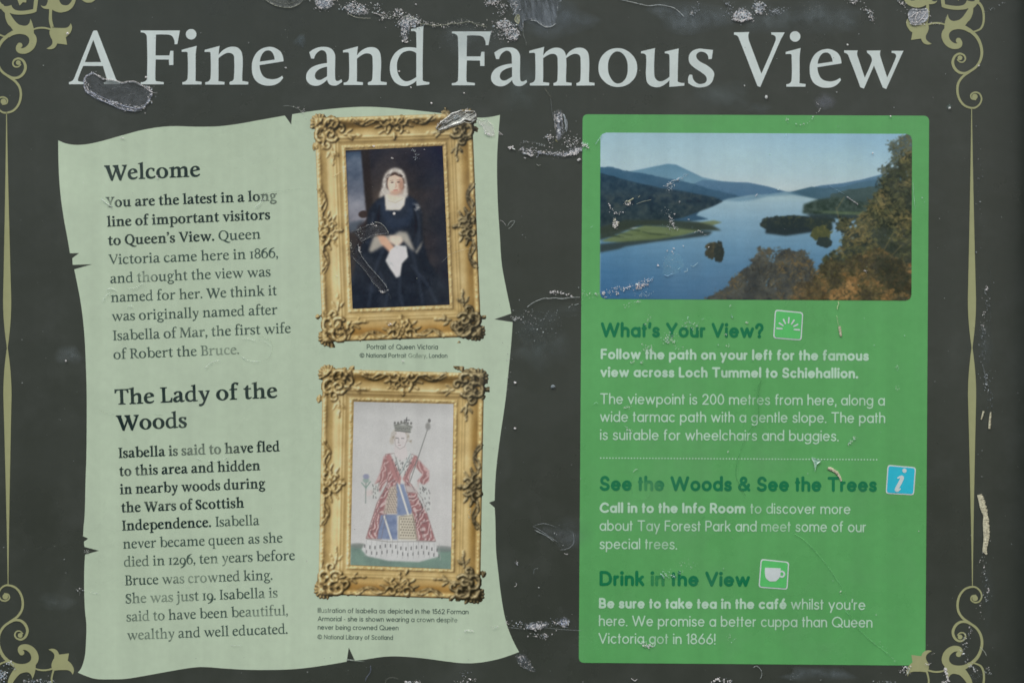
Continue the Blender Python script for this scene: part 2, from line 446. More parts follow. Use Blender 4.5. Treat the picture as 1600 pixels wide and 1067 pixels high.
g('A', [[raw("62,768 62,740 100,728* 125,700 360,115* 375,97 412,97 420,112 645,690 665,722* 705,738 705,768 498,768 498,742 525,735* 535,700 487,540 240,540 180,690* 178,725* 200,735* 245,740 245,768", 62, 768),
         raw("367,215 262,492 465,492", 62, 768)]], 690)
g('F', [[raw("960,96 1450,96 1440,150 1418,268 1382,268 1378,215* 1340,160* 1250,146* 1150,148 1145,408 1318,408 1330,350 1368,350 1368,528 1315,528 1312,460 1148,458 1142,690* 1150,728 1248,740 1248,768 960,768 960,742 1018,728* 1038,690* 1036,180* 1015,135* 960,120", 960, 768)]], 512)
g('i', [flagstem(483), [dot(118, 627, 66)]], 286)
g('l', [flagstem(737)], 284)
g('n', [flagstem(483), [ARCH]], 588)
g('h', [flagstem(737), [ARCH]], 588)
g('r', [flagstem(483), [C("160,330 176,350 240,440* 330,480* 395,470 385,360 320,388* 240,372* 160,300")]], 420)
g('e', [[raw("1085,530 1385,482 1385,470 1360,380* 1290,320* 1195,302* 1080,345* 1010,440* 988,560* 1015,690* 1090,762* 1200,786* 1310,760* 1380,690 1368,662 1300,698* 1220,705* 1140,675* 1098,605* 1085,530", 988, 773),
         raw("1088,487 1275,460 1260,400* 1230,358* 1190,346* 1140,365* 1100,430*", 988, 773)]], 436)
g('c', [[raw("1352,350 1340,452 1300,455 1280,385* 1215,345* 1140,375* 1092,470* 1092,580* 1140,675* 1220,705* 1300,698* 1368,662 1380,690 1310,760* 1200,786* 1090,762* 1015,690* 988,560* 1010,440* 1080,345* 1195,302* 1290,318*", 988, 773)]], 428)
g('a', [[raw("658,375 740,325* 845,308* 930,330* 975,390* 982,450* 982,690* 1000,733* 1060,712 1070,742 1020,780* 970,793* 910,775* 880,715 878,450* 865,380* 820,350* 770,370* 735,410* 718,455 682,455", 618, 783)],
         [raw("905,690 820,770* 730,795* 650,762* 618,690* 650,600* 740,540* 905,508", 618, 783), raw("885,555 800,580* 745,620* 728,670* 745,710* 790,722* 840,700* 885,672", 618, 783)]], 474)
A2 = raw("1255,450 1268,412 1330,345* 1430,310* 1520,340* 1555,430* 1555,700* 1556,742 1625,750 1625,782 1398,784 1398,752 1436,735* 1448,695* 1450,480* 1438,410* 1385,388* 1325,405* 1255,455", 1095, 783)
g('m', [flagstem(483), [A2], [mp(A2, 1, 1, 287, 0)]], 865)
g('d', [BOWL, [raw("1252,70 1395,35 1390,110* 1385,630* 1395,660* 1462,672 1460,698 1315,714 1312,640 1312,140* 1302,100* 1252,95", 1012, 707, 1.1)]], 530)
g('q', [BOWL, [raw("1312,270 1395,262 1390,330 1385,850* 1400,895* 1462,905 1460,930 1250,930 1250,905 1300,895* 1312,850", 1012, 707, 1.1)]], 520)
g('b', [[C("0,687 188,737 178,667* 174,607 174,60 120,10 74,0 74,617 72,652* 58,661* 0,659")], [mp(l, 1, 1, 92, 0) for l in BOWLR]], 560)
g('p', [flagstem(483, -235), [mp(l, 1, 1, 92, 0) for l in BOWLR]], 560)
g('o', [[raw("545,252* 680,310* 740,440* 690,580* 545,640* 405,580* 352,450* 405,310*", 352, 628, 1.25), raw("545,285* 620,340* 645,450* 620,560* 545,606* 475,550* 447,440* 475,330*", 352, 628, 1.25)]], 533)
g('u', [[raw("778,285 918,252 912,330* 910,500* 925,560* 975,585* 1062,540 1062,350* 1055,315* 1015,305 1015,288 1155,255 1150,330* 1145,560* 1150,590* 1212,600 1210,628 1060,640 1062,575 990,630* 920,643* 850,610* 828,540* 830,350* 820,315* 778,305", 778, 630, 1.25)]], 585)
S_ = raw("1498,270 1485,360 1452,362 1440,315* 1390,288* 1345,300* 1330,335* 1360,380* 1440,425* 1500,480* 1508,530* 1470,610* 1385,643* 1310,635* 1250,600 1250,545* 1265,515 1290,518 1305,570* 1345,605* 1390,608* 1430,585* 1430,540* 1390,500* 1290,430* 1255,370* 1275,295* 1350,258* 1420,262*", 1250, 630, 1.25)
g('s', [[S_]], 365)
V_ = raw("162,150 395,145 380,200* 392,280 578,775 790,280* 795,225* 770,195* 730,185 725,150 932,150 905,200* 875,250 560,978 518,962 240,250* 215,205* 162,185", 162, 970, .8247)
g('V', [[V_]], 640)
W_ = raw("792,345 962,345 955,390* 965,430 1050,685 1135,490* 1138,450* 1120,410* 1080,375 1075,348 1248,345 1240,385* 1248,430 1330,682 1440,430* 1440,405* 1425,385* 1385,375 1385,350 1535,350 1510,400 1318,828 1275,808 1165,535 1040,822 995,805 845,410* 825,385* 792,372", 792, 800)
g('w', [[W_]], 775)
g('W', [[mp(W_, 1.28, 1.45, 0, -8)]], 965)
g('v', [[raw("792,345 962,345 955,390* 965,430 1050,685 1148,430* 1148,405* 1133,385* 1095,375 1095,350 1245,350 1220,400 1040,822 995,805 845,410* 825,385* 792,372", 792, 800)]], 480)
g('y', [[raw("792,345 962,345 955,390* 965,430 1052,670 1148,430* 1148,405* 1133,385* 1095,375 1095,350 1245,350 1220,400 1030,860* 960,980* 880,1025* 800,1020 805,930 850,935* 910,925* 965,870* 995,800 845,410* 825,385* 792,372", 792, 800)]], 480)
g('t', [[C("0,430 0,462 70,490* 140,600 180,600 176,472 290,472 280,425 176,425 174,130* 196,62* 250,58* 300,78 308,52 240,5* 170,-14* 95,20* 74,110* 74,425")]], 330)
g('f', [[C("74,425 0,425 0,455 74,475 78,560* 110,680* 200,745* 290,752* 360,725 335,640 300,640 265,690* 215,692* 180,630* 176,475 300,475 290,425 176,425 174,85* 195,42 275,32 275,0 0,0 0,30 55,45* 72,85*")]], 330)
g('k', [flagstem(737), [C("165,235 320,395* 322,430* 300,445 300,475 490,475 490,445 425,425* 275,290 165,180")], [C("225,300 310,330 470,75* 500,35* 540,25 540,-4 400,-4 200,240")]], 560)
g('j', [[C("0,433 188,483 178,413 174,0* 150,-120* 60,-210* -60,-240 -70,-205 30,-150* 70,-60* 74,50 74,350* 60,398* 0,405")], [dot(118, 627, 66)]], 260)
g('g', [[mp(dot(0, 0, 1), 172, 163, 195, 322), mp(dot(0, 0, 1), 84, 118, 195, 322)], [C("300,440 360,430 450,485 462,410 360,395 320,370")],
        [C("150,190 90,150* 70,90* 110,30* 190,60 150,100* 150,140* 210,180")],
        [mp(dot(0, 0, 1), 222, 132, 222, -96), mp(dot(0, 0, 1), 138, 74, 222, -98)]], 480)
g('I', [[I_CAP]], 290)
g('L', [[I_CAP], [C("160,52 330,52* 400,90* 430,190 468,190 450,0 160,0")]], 490)
g('T', [[C("0,672 540,672 548,510 510,510 490,590* 430,628* 325,632 322,85* 345,42* 400,30 400,0 140,0 140,30 195,42* 218,85* 218,632 110,628* 50,590* 30,510 -6,510")]], 560)
g('B', [[C("0,672 0,642 50,630* 72,595* 72,85* 50,42* 0,30 0,0 300,0* 450,45* 500,185* 440,310* 330,355 420,400* 455,510* 400,635* 270,672"),
         C("178,630 178,375 250,375* 330,420* 345,510* 310,600* 240,632"), C("178,330 178,60 250,42* 340,70* 385,180* 340,290* 250,332")]], 530)
g('R', [[C("0,672 0,642 50,630* 72,595* 72,85* 50,42* 0,30 0,0 250,0 250,30 200,42* 178,85* 178,315 240,312 420,40* 480,0* 590,0 590,28 530,45* 480,90 345,330 430,400* 465,500* 400,635* 270,672"),
         C("178,630 178,365 250,360* 340,410* 355,500* 315,600* 240,632")]], 590)
g('S', [[mp(S_, 1.22, 1.38, 0, 0)]], 440)
g('Q', [[mp(dot(0, 0, 1), 325, 345, 325, 336), mp(dot(0, 0, 1), 208, 292, 325, 338)], [C("250,20 420,-110* 600,-180* 760,-150 755,-122 620,-108* 500,-30* 420,30")]], 690)
g('M', [[C("0,672 0,642 55,630* 75,590* 50,85* 40,42* -15,30 -15,0 170,0 170,30 115,42* 100,85 122,520 330,0 365,0 592,530 590,85* 575,42* 520,30 520,0 775,0 775,30 712,42* 697,85* 697,590* 715,630* 770,642 770,672 600,672 395,200 200,672")]], 810)
g('Y', [[C("0,672 230,672 230,645 180,630* 185,600 310,370 430,600* 430,630* 375,645 375,672 580,672 580,645 520,625* 490,590 345,310 345,85* 365,42* 420,30 420,0 165,0 165,30 220,42* 240,85* 240,300 80,600* 50,635* 0,645")]], 570)
g('1', [[mp(I_CAP, 1, .71)]], 300)
g('2', [[C("20,350 40,440* 180,492* 320,460* 370,350* 310,220* 150,75 330,75* 400,110 418,110 395,0 0,0 0,30 160,180* 250,280* 262,360* 220,430* 150,430* 80,390* 50,340")]], 460)
six = [[mp(dot(0, 0, 1), 222, 238, 222, 226), mp(dot(0, 0, 1), 118, 185, 228, 214)], [C("0,230 20,450* 150,620* 390,700 395,665 230,560* 150,430* 120,320")]]
g('6', six, 480)
g('9', [[mp(l, -1, -1, 444, 452) for l in pc] for pc in six], 480)
g('8', [[mp(dot(0, 0, 1), 208, 190, 208, 178), mp(dot(0, 0, 1), 112, 132, 208, 176)], [mp(dot(0, 0, 1), 180, 170, 208, 508), mp(dot(0, 0, 1), 96, 118, 208, 510)]], 450)
g('.', [[dot(62, 52, 62)]], 170)
g(',', [[C("0,55 20,100* 70,115* 120,90* 130,30* 90,-70* 10,-130 0,-105 55,-50* 65,0* 20,15*")]], 180)
g('’', [[mp(C("0,55 20,100* 70,115* 120,90* 130,30* 90,-70* 10,-130 0,-105 55,-50* 65,0* 20,15*"), 1, 1, 0, 610)]], 170)
SER[' '] = (225, [])

def offset(loop, d, dy):
    """push a closed outline outward (positive) along its normals"""
    n = len(loop); A = sum(loop[i][0] * loop[(i + 1) % n][1] - loop[(i + 1) % n][0] * loop[i][1] for i in range(n))
    s = 1 if A > 0 else -1; out = []
    for i in range(n):
        a, b, c = np.array(loop[i - 1]), np.array(loop[i]), np.array(loop[(i + 1) % n])
        t1, t2 = b - a, c - b
        t1 = t1 / (np.hypot(*t1) + 1e-9); t2 = t2 / (np.hypot(*t2) + 1e-9)
        n1, n2 = np.array((t1[1], -t1[0])) * s, np.array((t2[1], -t2[0])) * s
        m = n1 + n2; L = np.hypot(*m)
        m = m / L / max(.55, L / 2) if L > 1e-3 else n1
        out.append((b[0] + m[0] * d, b[1] + m[1] * dy))
    return out

_cache = {}
def serif_glyph(ch, bold, n):
    key = (ch, bold, n)
    if key not in _cache:
        adv, pieces = SER[ch]; res = []
        for pc in pieces:
            loops = [flow(l, n) for l in pc]
            if bold: loops = [offset(loops[0], bold, bold * .45)] + [offset(l, -bold, -bold * .45) for l in loops[1:]]
            res.append(tess(loops))
        _cache[key] = (adv + (bold * 1.5 if ch != ' ' else 0), res)
    return _cache[key]

# ---- rounded sans: centre lines ---------------------------------------------------------------
RING = "E 215 250 215 250 0 360"
SAN = {
 'a': (430, [RING, "M430 500 L430 0"]), 'b': (430, [RING, "M0 720 L0 0"]), 'c': (390, ["E 215 250 215 250 48 312"]),
 'd': (430, [RING, "M430 720 L430 0"]), 'e': (430, ["M20 262 L412 262", "E 215 250 215 250 2 318"]),
 'f': (240, ["M80 0 L80 560 C80 670 130 725 240 712", "M0 490 L215 490"]),
 'g': (430, [RING, "M430 500 L430 0 C430 -140 340 -200 215 -200 C140 -200 80 -180 40 -145"]),
 'h': (380, ["M0 720 L0 0", "M0 280 C0 430 80 500 195 500 C310 500 380 440 380 300 L380 0"]),
 'i': (0, ["M0 500 L0 0", "D0 680"]), 'k': (370, ["M0 720 L0 0", "M340 500 L20 235", "M130 330 L370 0"]), 'l': (0, ["M0 720 L0 0"]),
 'm': (640, ["M0 500 L0 0", "M0 290 C0 430 70 500 165 500 C260 500 320 440 320 310 L320 0", "M320 290 C320 430 390 500 480 500 C580 500 640 440 640 310 L640 0"]),
 'n': (380, ["M0 500 L0 0", "M0 280 C0 430 80 500 195 500 C310 500 380 440 380 300 L380 0"]),
 'o': (440, ["E 220 250 220 250 0 360"]), 'p': (430, [RING, "M0 500 L0 -200"]),
 'r': (220, ["M0 500 L0 0", "M0 280 C0 420 90 500 220 492"]),
 's': (330, ["M315 420 C280 480 225 500 165 500 C85 500 25 455 25 380 C25 290 100 270 170 250 C250 230 330 205 330 125 C330 40 260 0 170 0 C100 0 40 25 0 85"]),
 't': (200, ["M75 660 L75 0", "M-15 490 L205 490"]), 'u': (380, ["M0 500 L0 200 C0 70 70 0 185 0 C300 0 380 80 380 220", "M380 500 L380 0"]),
 'v': (400, ["M0 500 L200 0", "M400 500 L200 0"]), 'w': (610, ["M0 500 L150 0", "M305 490 L150 0", "M305 490 L460 0", "M610 500 L460 0"]),
 'y': (400, ["M0 500 L205 15", "M400 500 L125 -200"]),
 'A': (540, ["M0 0 L270 700", "M270 700 L540 0", "M90 220 L450 220"]),
 'B': (440, ["M0 0 L0 700", "M0 700 L210 700 C330 700 390 630 390 540 C390 440 320 370 210 370 L0 370", "M210 370 C360 370 440 300 440 190 C440 70 360 0 220 0 L0 0"]),
 'C': (560, ["E 330 350 330 350 45 315"]), 'D': (520, ["M0 0 L0 700", "M0 700 L190 700 C400 700 520 570 520 350 C520 130 400 0 190 0 L0 0"]),
 'F': (370, ["M0 700 L0 0", "M0 700 L370 700", "M0 370 L330 370"]), 'G': (620, ["E 340 350 340 350 48 330", "M380 330 L640 330"]),
 'I': (0, ["M0 700 L0 0"]), 'L': (340, ["M0 700 L0 0", "M0 0 L340 0"]), 'N': (500, ["M0 0 L0 700", "M0 700 L500 0", "M500 0 L500 700"]),
 'P': (420, ["M0 0 L0 700", "M0 700 L220 700 C350 700 420 620 420 505 C420 390 350 310 220 310 L0 310"]),
 'Q': (700, ["E 350 350 350 350 0 360", "M430 190 L700 -30"]),
 'R': (430, ["M0 0 L0 700", "M0 700 L220 700 C350 700 415 625 415 520 C415 410 345 345 220 345 L0 345", "M215 345 L430 0"]),
 'S': (430, ["M410 590 C370 670 300 700 220 700 C110 700 30 640 30 535 C30 410 130 390 220 360 C330 325 430 300 430 180 C430 60 330 0 220 0 C120 0 45 40 0 120"]),
 'T': (500, ["M0 700 L500 700", "M250 700 L250 0"]), 'V': (540, ["M0 700 L270 0", "M540 700 L270 0"]),
 'W': (840, ["M0 700 L205 0", "M420 690 L205 0", "M420 690 L635 0", "M840 700 L635 0"]),
 'Y': (500, ["M0 700 L250 320", "M500 700 L250 320", "M250 320 L250 0"]),
 '0': (420, ["E 210 350 210 350 0 360"]), '1': (180, ["M180 700 L180 0", "M180 700 L20 620"]),
 '2': (420, ["M15 560 C40 650 110 700 205 700 C325 700 400 625 400 520 C400 390 220 260 5 0", "M5 0 L420 0"]),
 '5': (410, ["M370 700 L100 700", "M100 700 L65 385", "M65 385 C110 425 165 440 215 440 C335 440 410 350 410 225 C410 90 320 0 200 0 C110 0 45 45 5 105"]),
 '6': (430, ["E 215 220 215 220 0 360", "M310 700 L40 330"]), '8': (430, ["E 215 530 170 170 0 360", "E 215 180 215 180 0 360"]),
 '.': (0, ["D0 0"]), ',': (40, ["M45 30 L10 -110"]), '’': (50, ["M50 720 L0 545"]), '!': (0, ["M0 700 L0 230", "D0 0"]), '-': (190, ["M0 250 L190 250"]),
 '?': (360, ["M0 560 C20 650 90 700 180 700 C290 700 360 630 360 540 C360 400 180 400 180 220", "D180 0"]),
 '&': (560, ["M540 0 L130 480 C60 570 110 700 240 700 C350 700 400 600 350 520 C310 440 0 400 0 190 C0 70 90 0 210 0 C370 0 490 120 520 330"]),
 '©': (700, ["E 350 350 350 350 0 360", "E 360 350 150 170 50 310"]),
 'é': (430, ["M20 262 L412 262", "E 215 250 215 250 2 318", "M190 600 L290 730"]),
}
def sans_paths(s, seg):
    t = s.replace('M', ' M ').replace('L', ' L ').replace('C', ' C ').replace('E', ' E ').replace('D', ' D ').split()
    pts = []; i = 0; closed = False
    while i < len(t):
        k = t[i]
        if k == 'D': return [(float(t[i + 1]), float(t[i + 2]))], False
        if k in 'ML': pts.append((float(t[i + 1]), float(t[i + 2]))); i += 3
        elif k == 'C':
            while i + 1 < len(t) and t[i + 1] not in 'MLCE':
                q = [float(v) for v in t[i + 1:i + 7]]; a = pts[-1]
                for j in range(1, seg + 1):
                    u = j / seg; v = 1 - u
                    pts.append(tuple(v ** 3 * a[d] + 3 * v * v * u * q[d] + 3 * v * u * u * q[2 + d] + u ** 3 * q[4 + d] for d in (0, 1)))
                i += 6
            i += 1
        elif k == 'E':
            cx, cy, rx, ry, a0, a1 = (float(v) for v in t[i + 1:i + 7]); closed = a1 - a0 >= 360
            n = seg * 4 if closed else int(seg * 4 * (a1 - a0) / 360) + 1
            for j in range(n + (0 if closed else 1)):
                a = math.radians(a0 + (a1 - a0) * j / n); pts.append((cx + rx * math.cos(a), cy + ry * math.sin(a)))
            i += 7
    return pts, closed

def strip(q, w):
    """a round-ended stroke as a strip of quads (safe where it bends tightly or crosses itself)"""
    h = w / 2.0; n = len(q); pts, tris = [], []
    q = [np.array(p, float) for p in q]
    for i in range(n):
        t = q[min(i + 1, n - 1)] - q[max(i - 1, 0)]; t = t / (np.hypot(*t) + 1e-9); nn = np.array((-t[1], t[0])) * h
        pts += [tuple(q[i] + nn), tuple(q[i] - nn)]
        if i: tris += [(2 * i - 2, 2 * i - 1, 2 * i + 1), (2 * i - 2, 2 * i + 1, 2 * i)]
    for e, a in ((0, 1), (n - 1, n - 2)):
        t = q[e] - q[a]; an = math.atan2(t[1], t[0]); b = len(pts)
        pts += [(q[e][0] + h * math.cos(an - math.pi / 2 + k * math.pi / 6), q[e][1] + h * math.sin(an - math.pi / 2 + k * math.pi / 6)) for k in range(7)]
        tris += [(b, b + k, b + k + 1) for k in range(1, 6)]
    return pts, tris
def sans_glyph(ch, w, seg):
    key = ('sans', ch, w, seg)
    if key in _cache: return _cache[key]
    W, paths = SAN[ch]; h = w / 2.0; res = []
    if W: W = W + max(0, w - 84) * .75
    W0, W2 = SAN[ch][0], max(W, w)
    def T(p):
        x, y = p
        x = h + x / W0 * (W - w) if W0 and W > w else h + x * .5
        if y <= 0: y2 = y + h
        elif y <= 500: y2 = h + y / 500.0 * (500 - 2 * h)
        elif y <= 720: y2 = 500 - h + (y - 500)
        else: y2 = y - h
        return (x, y2)
    for s in paths:
        pts, closed = sans_paths(s, seg)
        if len(pts) == 1:
            x, y = T(pts[0]); loops = [ellipse(x, y, w * .62, w * .62, 10)]
        elif closed:
            q = [np.array(T(p)) for p in pts]; n = len(q); o, i_ = [], []
            for k in range(n):
                t = q[(k + 1) % n] - q[k - 1]; t = t / np.hypot(*t); nn = np.array((t[1], -t[0]))
                o.append(tuple(q[k] + nn * h)); i_.append(tuple(q[k] - nn * h))
            loops = [o, i_]
        else:
            res.append(strip([T(p) for p in pts], w)); continue
        res.append(tess(loops))
    _cache[key] = (W2 + 52 - max(0, w - 84) * .25 + (10 if W0 > 300 else 14), res)
    return _cache[key]
SAN_SPACE = 235

def set_line(sheet, runs, x0, y0, x1, y1, k, mats=None, n=3, fit=True):
    """runs: [(text, font, weight, material slot)]; baseline from x0,y0 to x1,y1; k photo pixels per font unit"""
    items = []; x = 0.0; last = 0
    for text, font, wt, slot in runs:
        for ch in text:
            if ch == ' ':
                x += 225 if font == 'serif' else SAN_SPACE; continue
            adv, res = serif_glyph(ch, wt, n) if font == 'serif' else sans_glyph(ch, wt, n)
            items.append((x, res, slot)); xm = max(p[0] for r in res for p in r[0])
            last = x + xm; x += adv
    L = math.hypot(x1 - x0, y1 - y0); sx = L / (last * k)
    if not fit: sx = 1
    ux, uy = (x1 - x0) / L, (y1 - y0) / L
    for gx, res, slot in items:
        sheet.m = slot
        for pi, (pts, tris) in enumerate(res):
            q = [(x0 + ux * (px + gx) * k * sx + uy * py * k, y0 + uy * (px + gx) * k * sx - ux * py * k) for px, py in pts]
            sheet.tri(q, tris, pi * 1.2e-5, ramp=1e-7)
    sheet.m = 0
    return sx
# ----------------------------------------------------------------------------------------------
#  the printed pictures: painted numerically, one colour per point of a fine flat mesh
# ----------------------------------------------------------------------------------------------
def vnoise(h, w, cell, seed, cx=None):
    r = np.random.RandomState(seed)
    cy_ = float(cell); cx_ = float(cx or cell)
    gh, gw = int(h / cy_) + 3, int(w / cx_) + 3
    g = r.rand(gh, gw)
    ys = np.arange(h) / cy_; xs = np.arange(w) / cx_
    y0 = ys.astype(int); x0 = xs.astype(int)
    fy = ys - y0; fx = xs - x0
    fy = (fy * fy * (3 - 2 * fy))[:, None]; fx = (fx * fx * (3 - 2 * fx))[None, :]
    a = g[y0][:, x0]; b = g[y0][:, x0 + 1]; c = g[y0 + 1][:, x0]; d = g[y0 + 1][:, x0 + 1]
    return (a * (1 - fx) + b * fx) * (1 - fy) + (c * (1 - fx) + d * fx) * fy

def fbm(h, w, cell, seed, octv=4, cx=None, gain=0.55):
    t = np.zeros((h, w)); amp = 1.0; tot = 0
    for k in range(octv):
        if cell < 1.2:
            break
        t += amp * vnoise(h, w, cell, seed + 17 * k, cx)
        tot += amp; amp *= gain; cell /= 2.0
        if cx: cx = max(cx / 2.0, 1.3)
    return t / tot

def blur(a, s):
    if s <= 0: return a
    r = max(1, int(s * 3)); k = np.exp(-0.5 * (np.arange(-r, r + 1) / s) ** 2); k /= k.sum()
    def one(m):
        p = np.pad(m, ((r, r), (0, 0)), mode='edge')
        o = sum(k[i] * p[i:i + m.shape[0]] for i in range(2 * r + 1))
        p = np.pad(o, ((0, 0), (r, r)), mode='edge')
        return sum(k[i] * p[:, i:i + m.shape[1]] for i in range(2 * r + 1))
    if a.ndim == 2: return one(a)
    return np.stack([one(a[..., c]) for c in range(a.shape[2])], -1)

class Canvas:
    """a picture h x w in displayed colours 0..255"""
    def __init__(self, w, h, col=(0, 0, 0)):
        self.w, self.h = w, h
        self.a = np.zeros((h, w, 3)); self.a[:] = col
        self.X, self.Y = np.meshgrid(np.arange(w) + 0.0, np.arange(h) + 0.0)
    def mask(self, pts, soft=0.6, smooth=False, ss=2):
        if smooth: pts = smooth_closed(pts)
        m = np.zeros((self.h, self.w))
        P = np.array(pts, float)
        x0 = max(0, int(P[:, 0].min()) - 2); x1 = min(self.w, int(P[:, 0].max()) + 3)
        y0 = max(0, int(P[:, 1].min()) - 2); y1 = min(self.h, int(P[:, 1].max()) + 3)
        if x1 <= x0 or y1 <= y0: return m
        acc = np.zeros((y1 - y0, x1 - x0))
        for sy in range(ss):
            for sx in range(ss):
                X = self.X[y0:y1, x0:x1] + (sx + .5) / ss - .5; Y = self.Y[y0:y1, x0:x1] + (sy + .5) / ss - .5
                ins = np.zeros(X.shape, bool)
                for i in range(len(P)):
                    xa, ya = P[i]; xb, yb = P[(i + 1) % len(P)]
                    if ya == yb: continue
                    c = ((ya > Y) != (yb > Y)) & (X < (xb - xa) * (Y - ya) / (yb - ya) + xa)
                    ins ^= c
                acc += ins
        m[y0:y1, x0:x1] = acc / (ss * ss)
        return blur(m, soft) if soft else m
    def put(self, m, col, op=1.0):
        m = (m * op)[..., None]
        self.a = self.a * (1 - m) + np.asarray(col, float) * m
    def poly(self, pts, col, soft=0.6, op=1.0, smooth=False):
        self.put(self.mask(pts, soft, smooth), col, op)
    def ell(self, cx, cy, rx, ry, col, soft=1.0, op=1.0, rot=0):
        c, s = math.cos(rot), math.sin(rot)
        dx, dy = self.X - cx, self.Y - cy
        d = np.sqrt(((dx * c + dy * s) / rx) ** 2 + ((-dx * s + dy * c) / ry) ** 2)
        m = np.clip((1 - d) * min(rx, ry) / soft + .5, 0, 1)
        self.put(m, col, op)
    def dist(self, pts):
        D = np.full((self.h, self.w), 1e9)
        for (xa, ya), (xb, yb) in zip(pts[:-1], pts[1:]):
            dx, dy = xb - xa, yb - ya; L = dx * dx + dy * dy + 1e-9
            t = np.clip(((self.X - xa) * dx + (self.Y - ya) * dy) / L, 0, 1)
            D = np.minimum(D, np.hypot(self.X - xa - t * dx, self.Y - ya - t * dy))
        return D
    def line(self, pts, wd, col, op=1.0, soft=0.8):
        D = self.dist(pts)
        self.put(np.clip((wd / 2 - D) / soft + .5, 0, 1), col, op)

def smooth_closed(pts, n=6):
    out = []; N = len(pts)
    for i in range(N):
        p0, p1, p2, p3 = (np.array(pts[(i + k) % N][:2], float) for k in (-1, 0, 1, 2))
        for j in range(n):
            t = j / n
            out.append(0.5 * ((2 * p1) + (-p0 + p2) * t + (2 * p0 - 5 * p1 + 4 * p2 - p3) * t * t + (-p0 + 3 * p1 - 3 * p2 + p3) * t ** 3))
    return out

def smooth_open(pts, n=8):
    out = []; N = len(pts)
    for i in range(N - 1):
        p0 = np.array(pts[max(i - 1, 0)], float); p1 = np.array(pts[i], float)
        p2 = np.array(pts[i + 1], float); p3 = np.array(pts[min(i + 2, N - 1)], float)
        for j in range(n):
            t = j / n
            out.append(0.5 * ((2 * p1) + (-p0 + p2) * t + (2 * p0 - 5 * p1 + 4 * p2 - p3) * t * t + (-p0 + 3 * p1 - 3 * p2 + p3) * t ** 3))
    out.append(np.array(pts[-1], float))
    return out

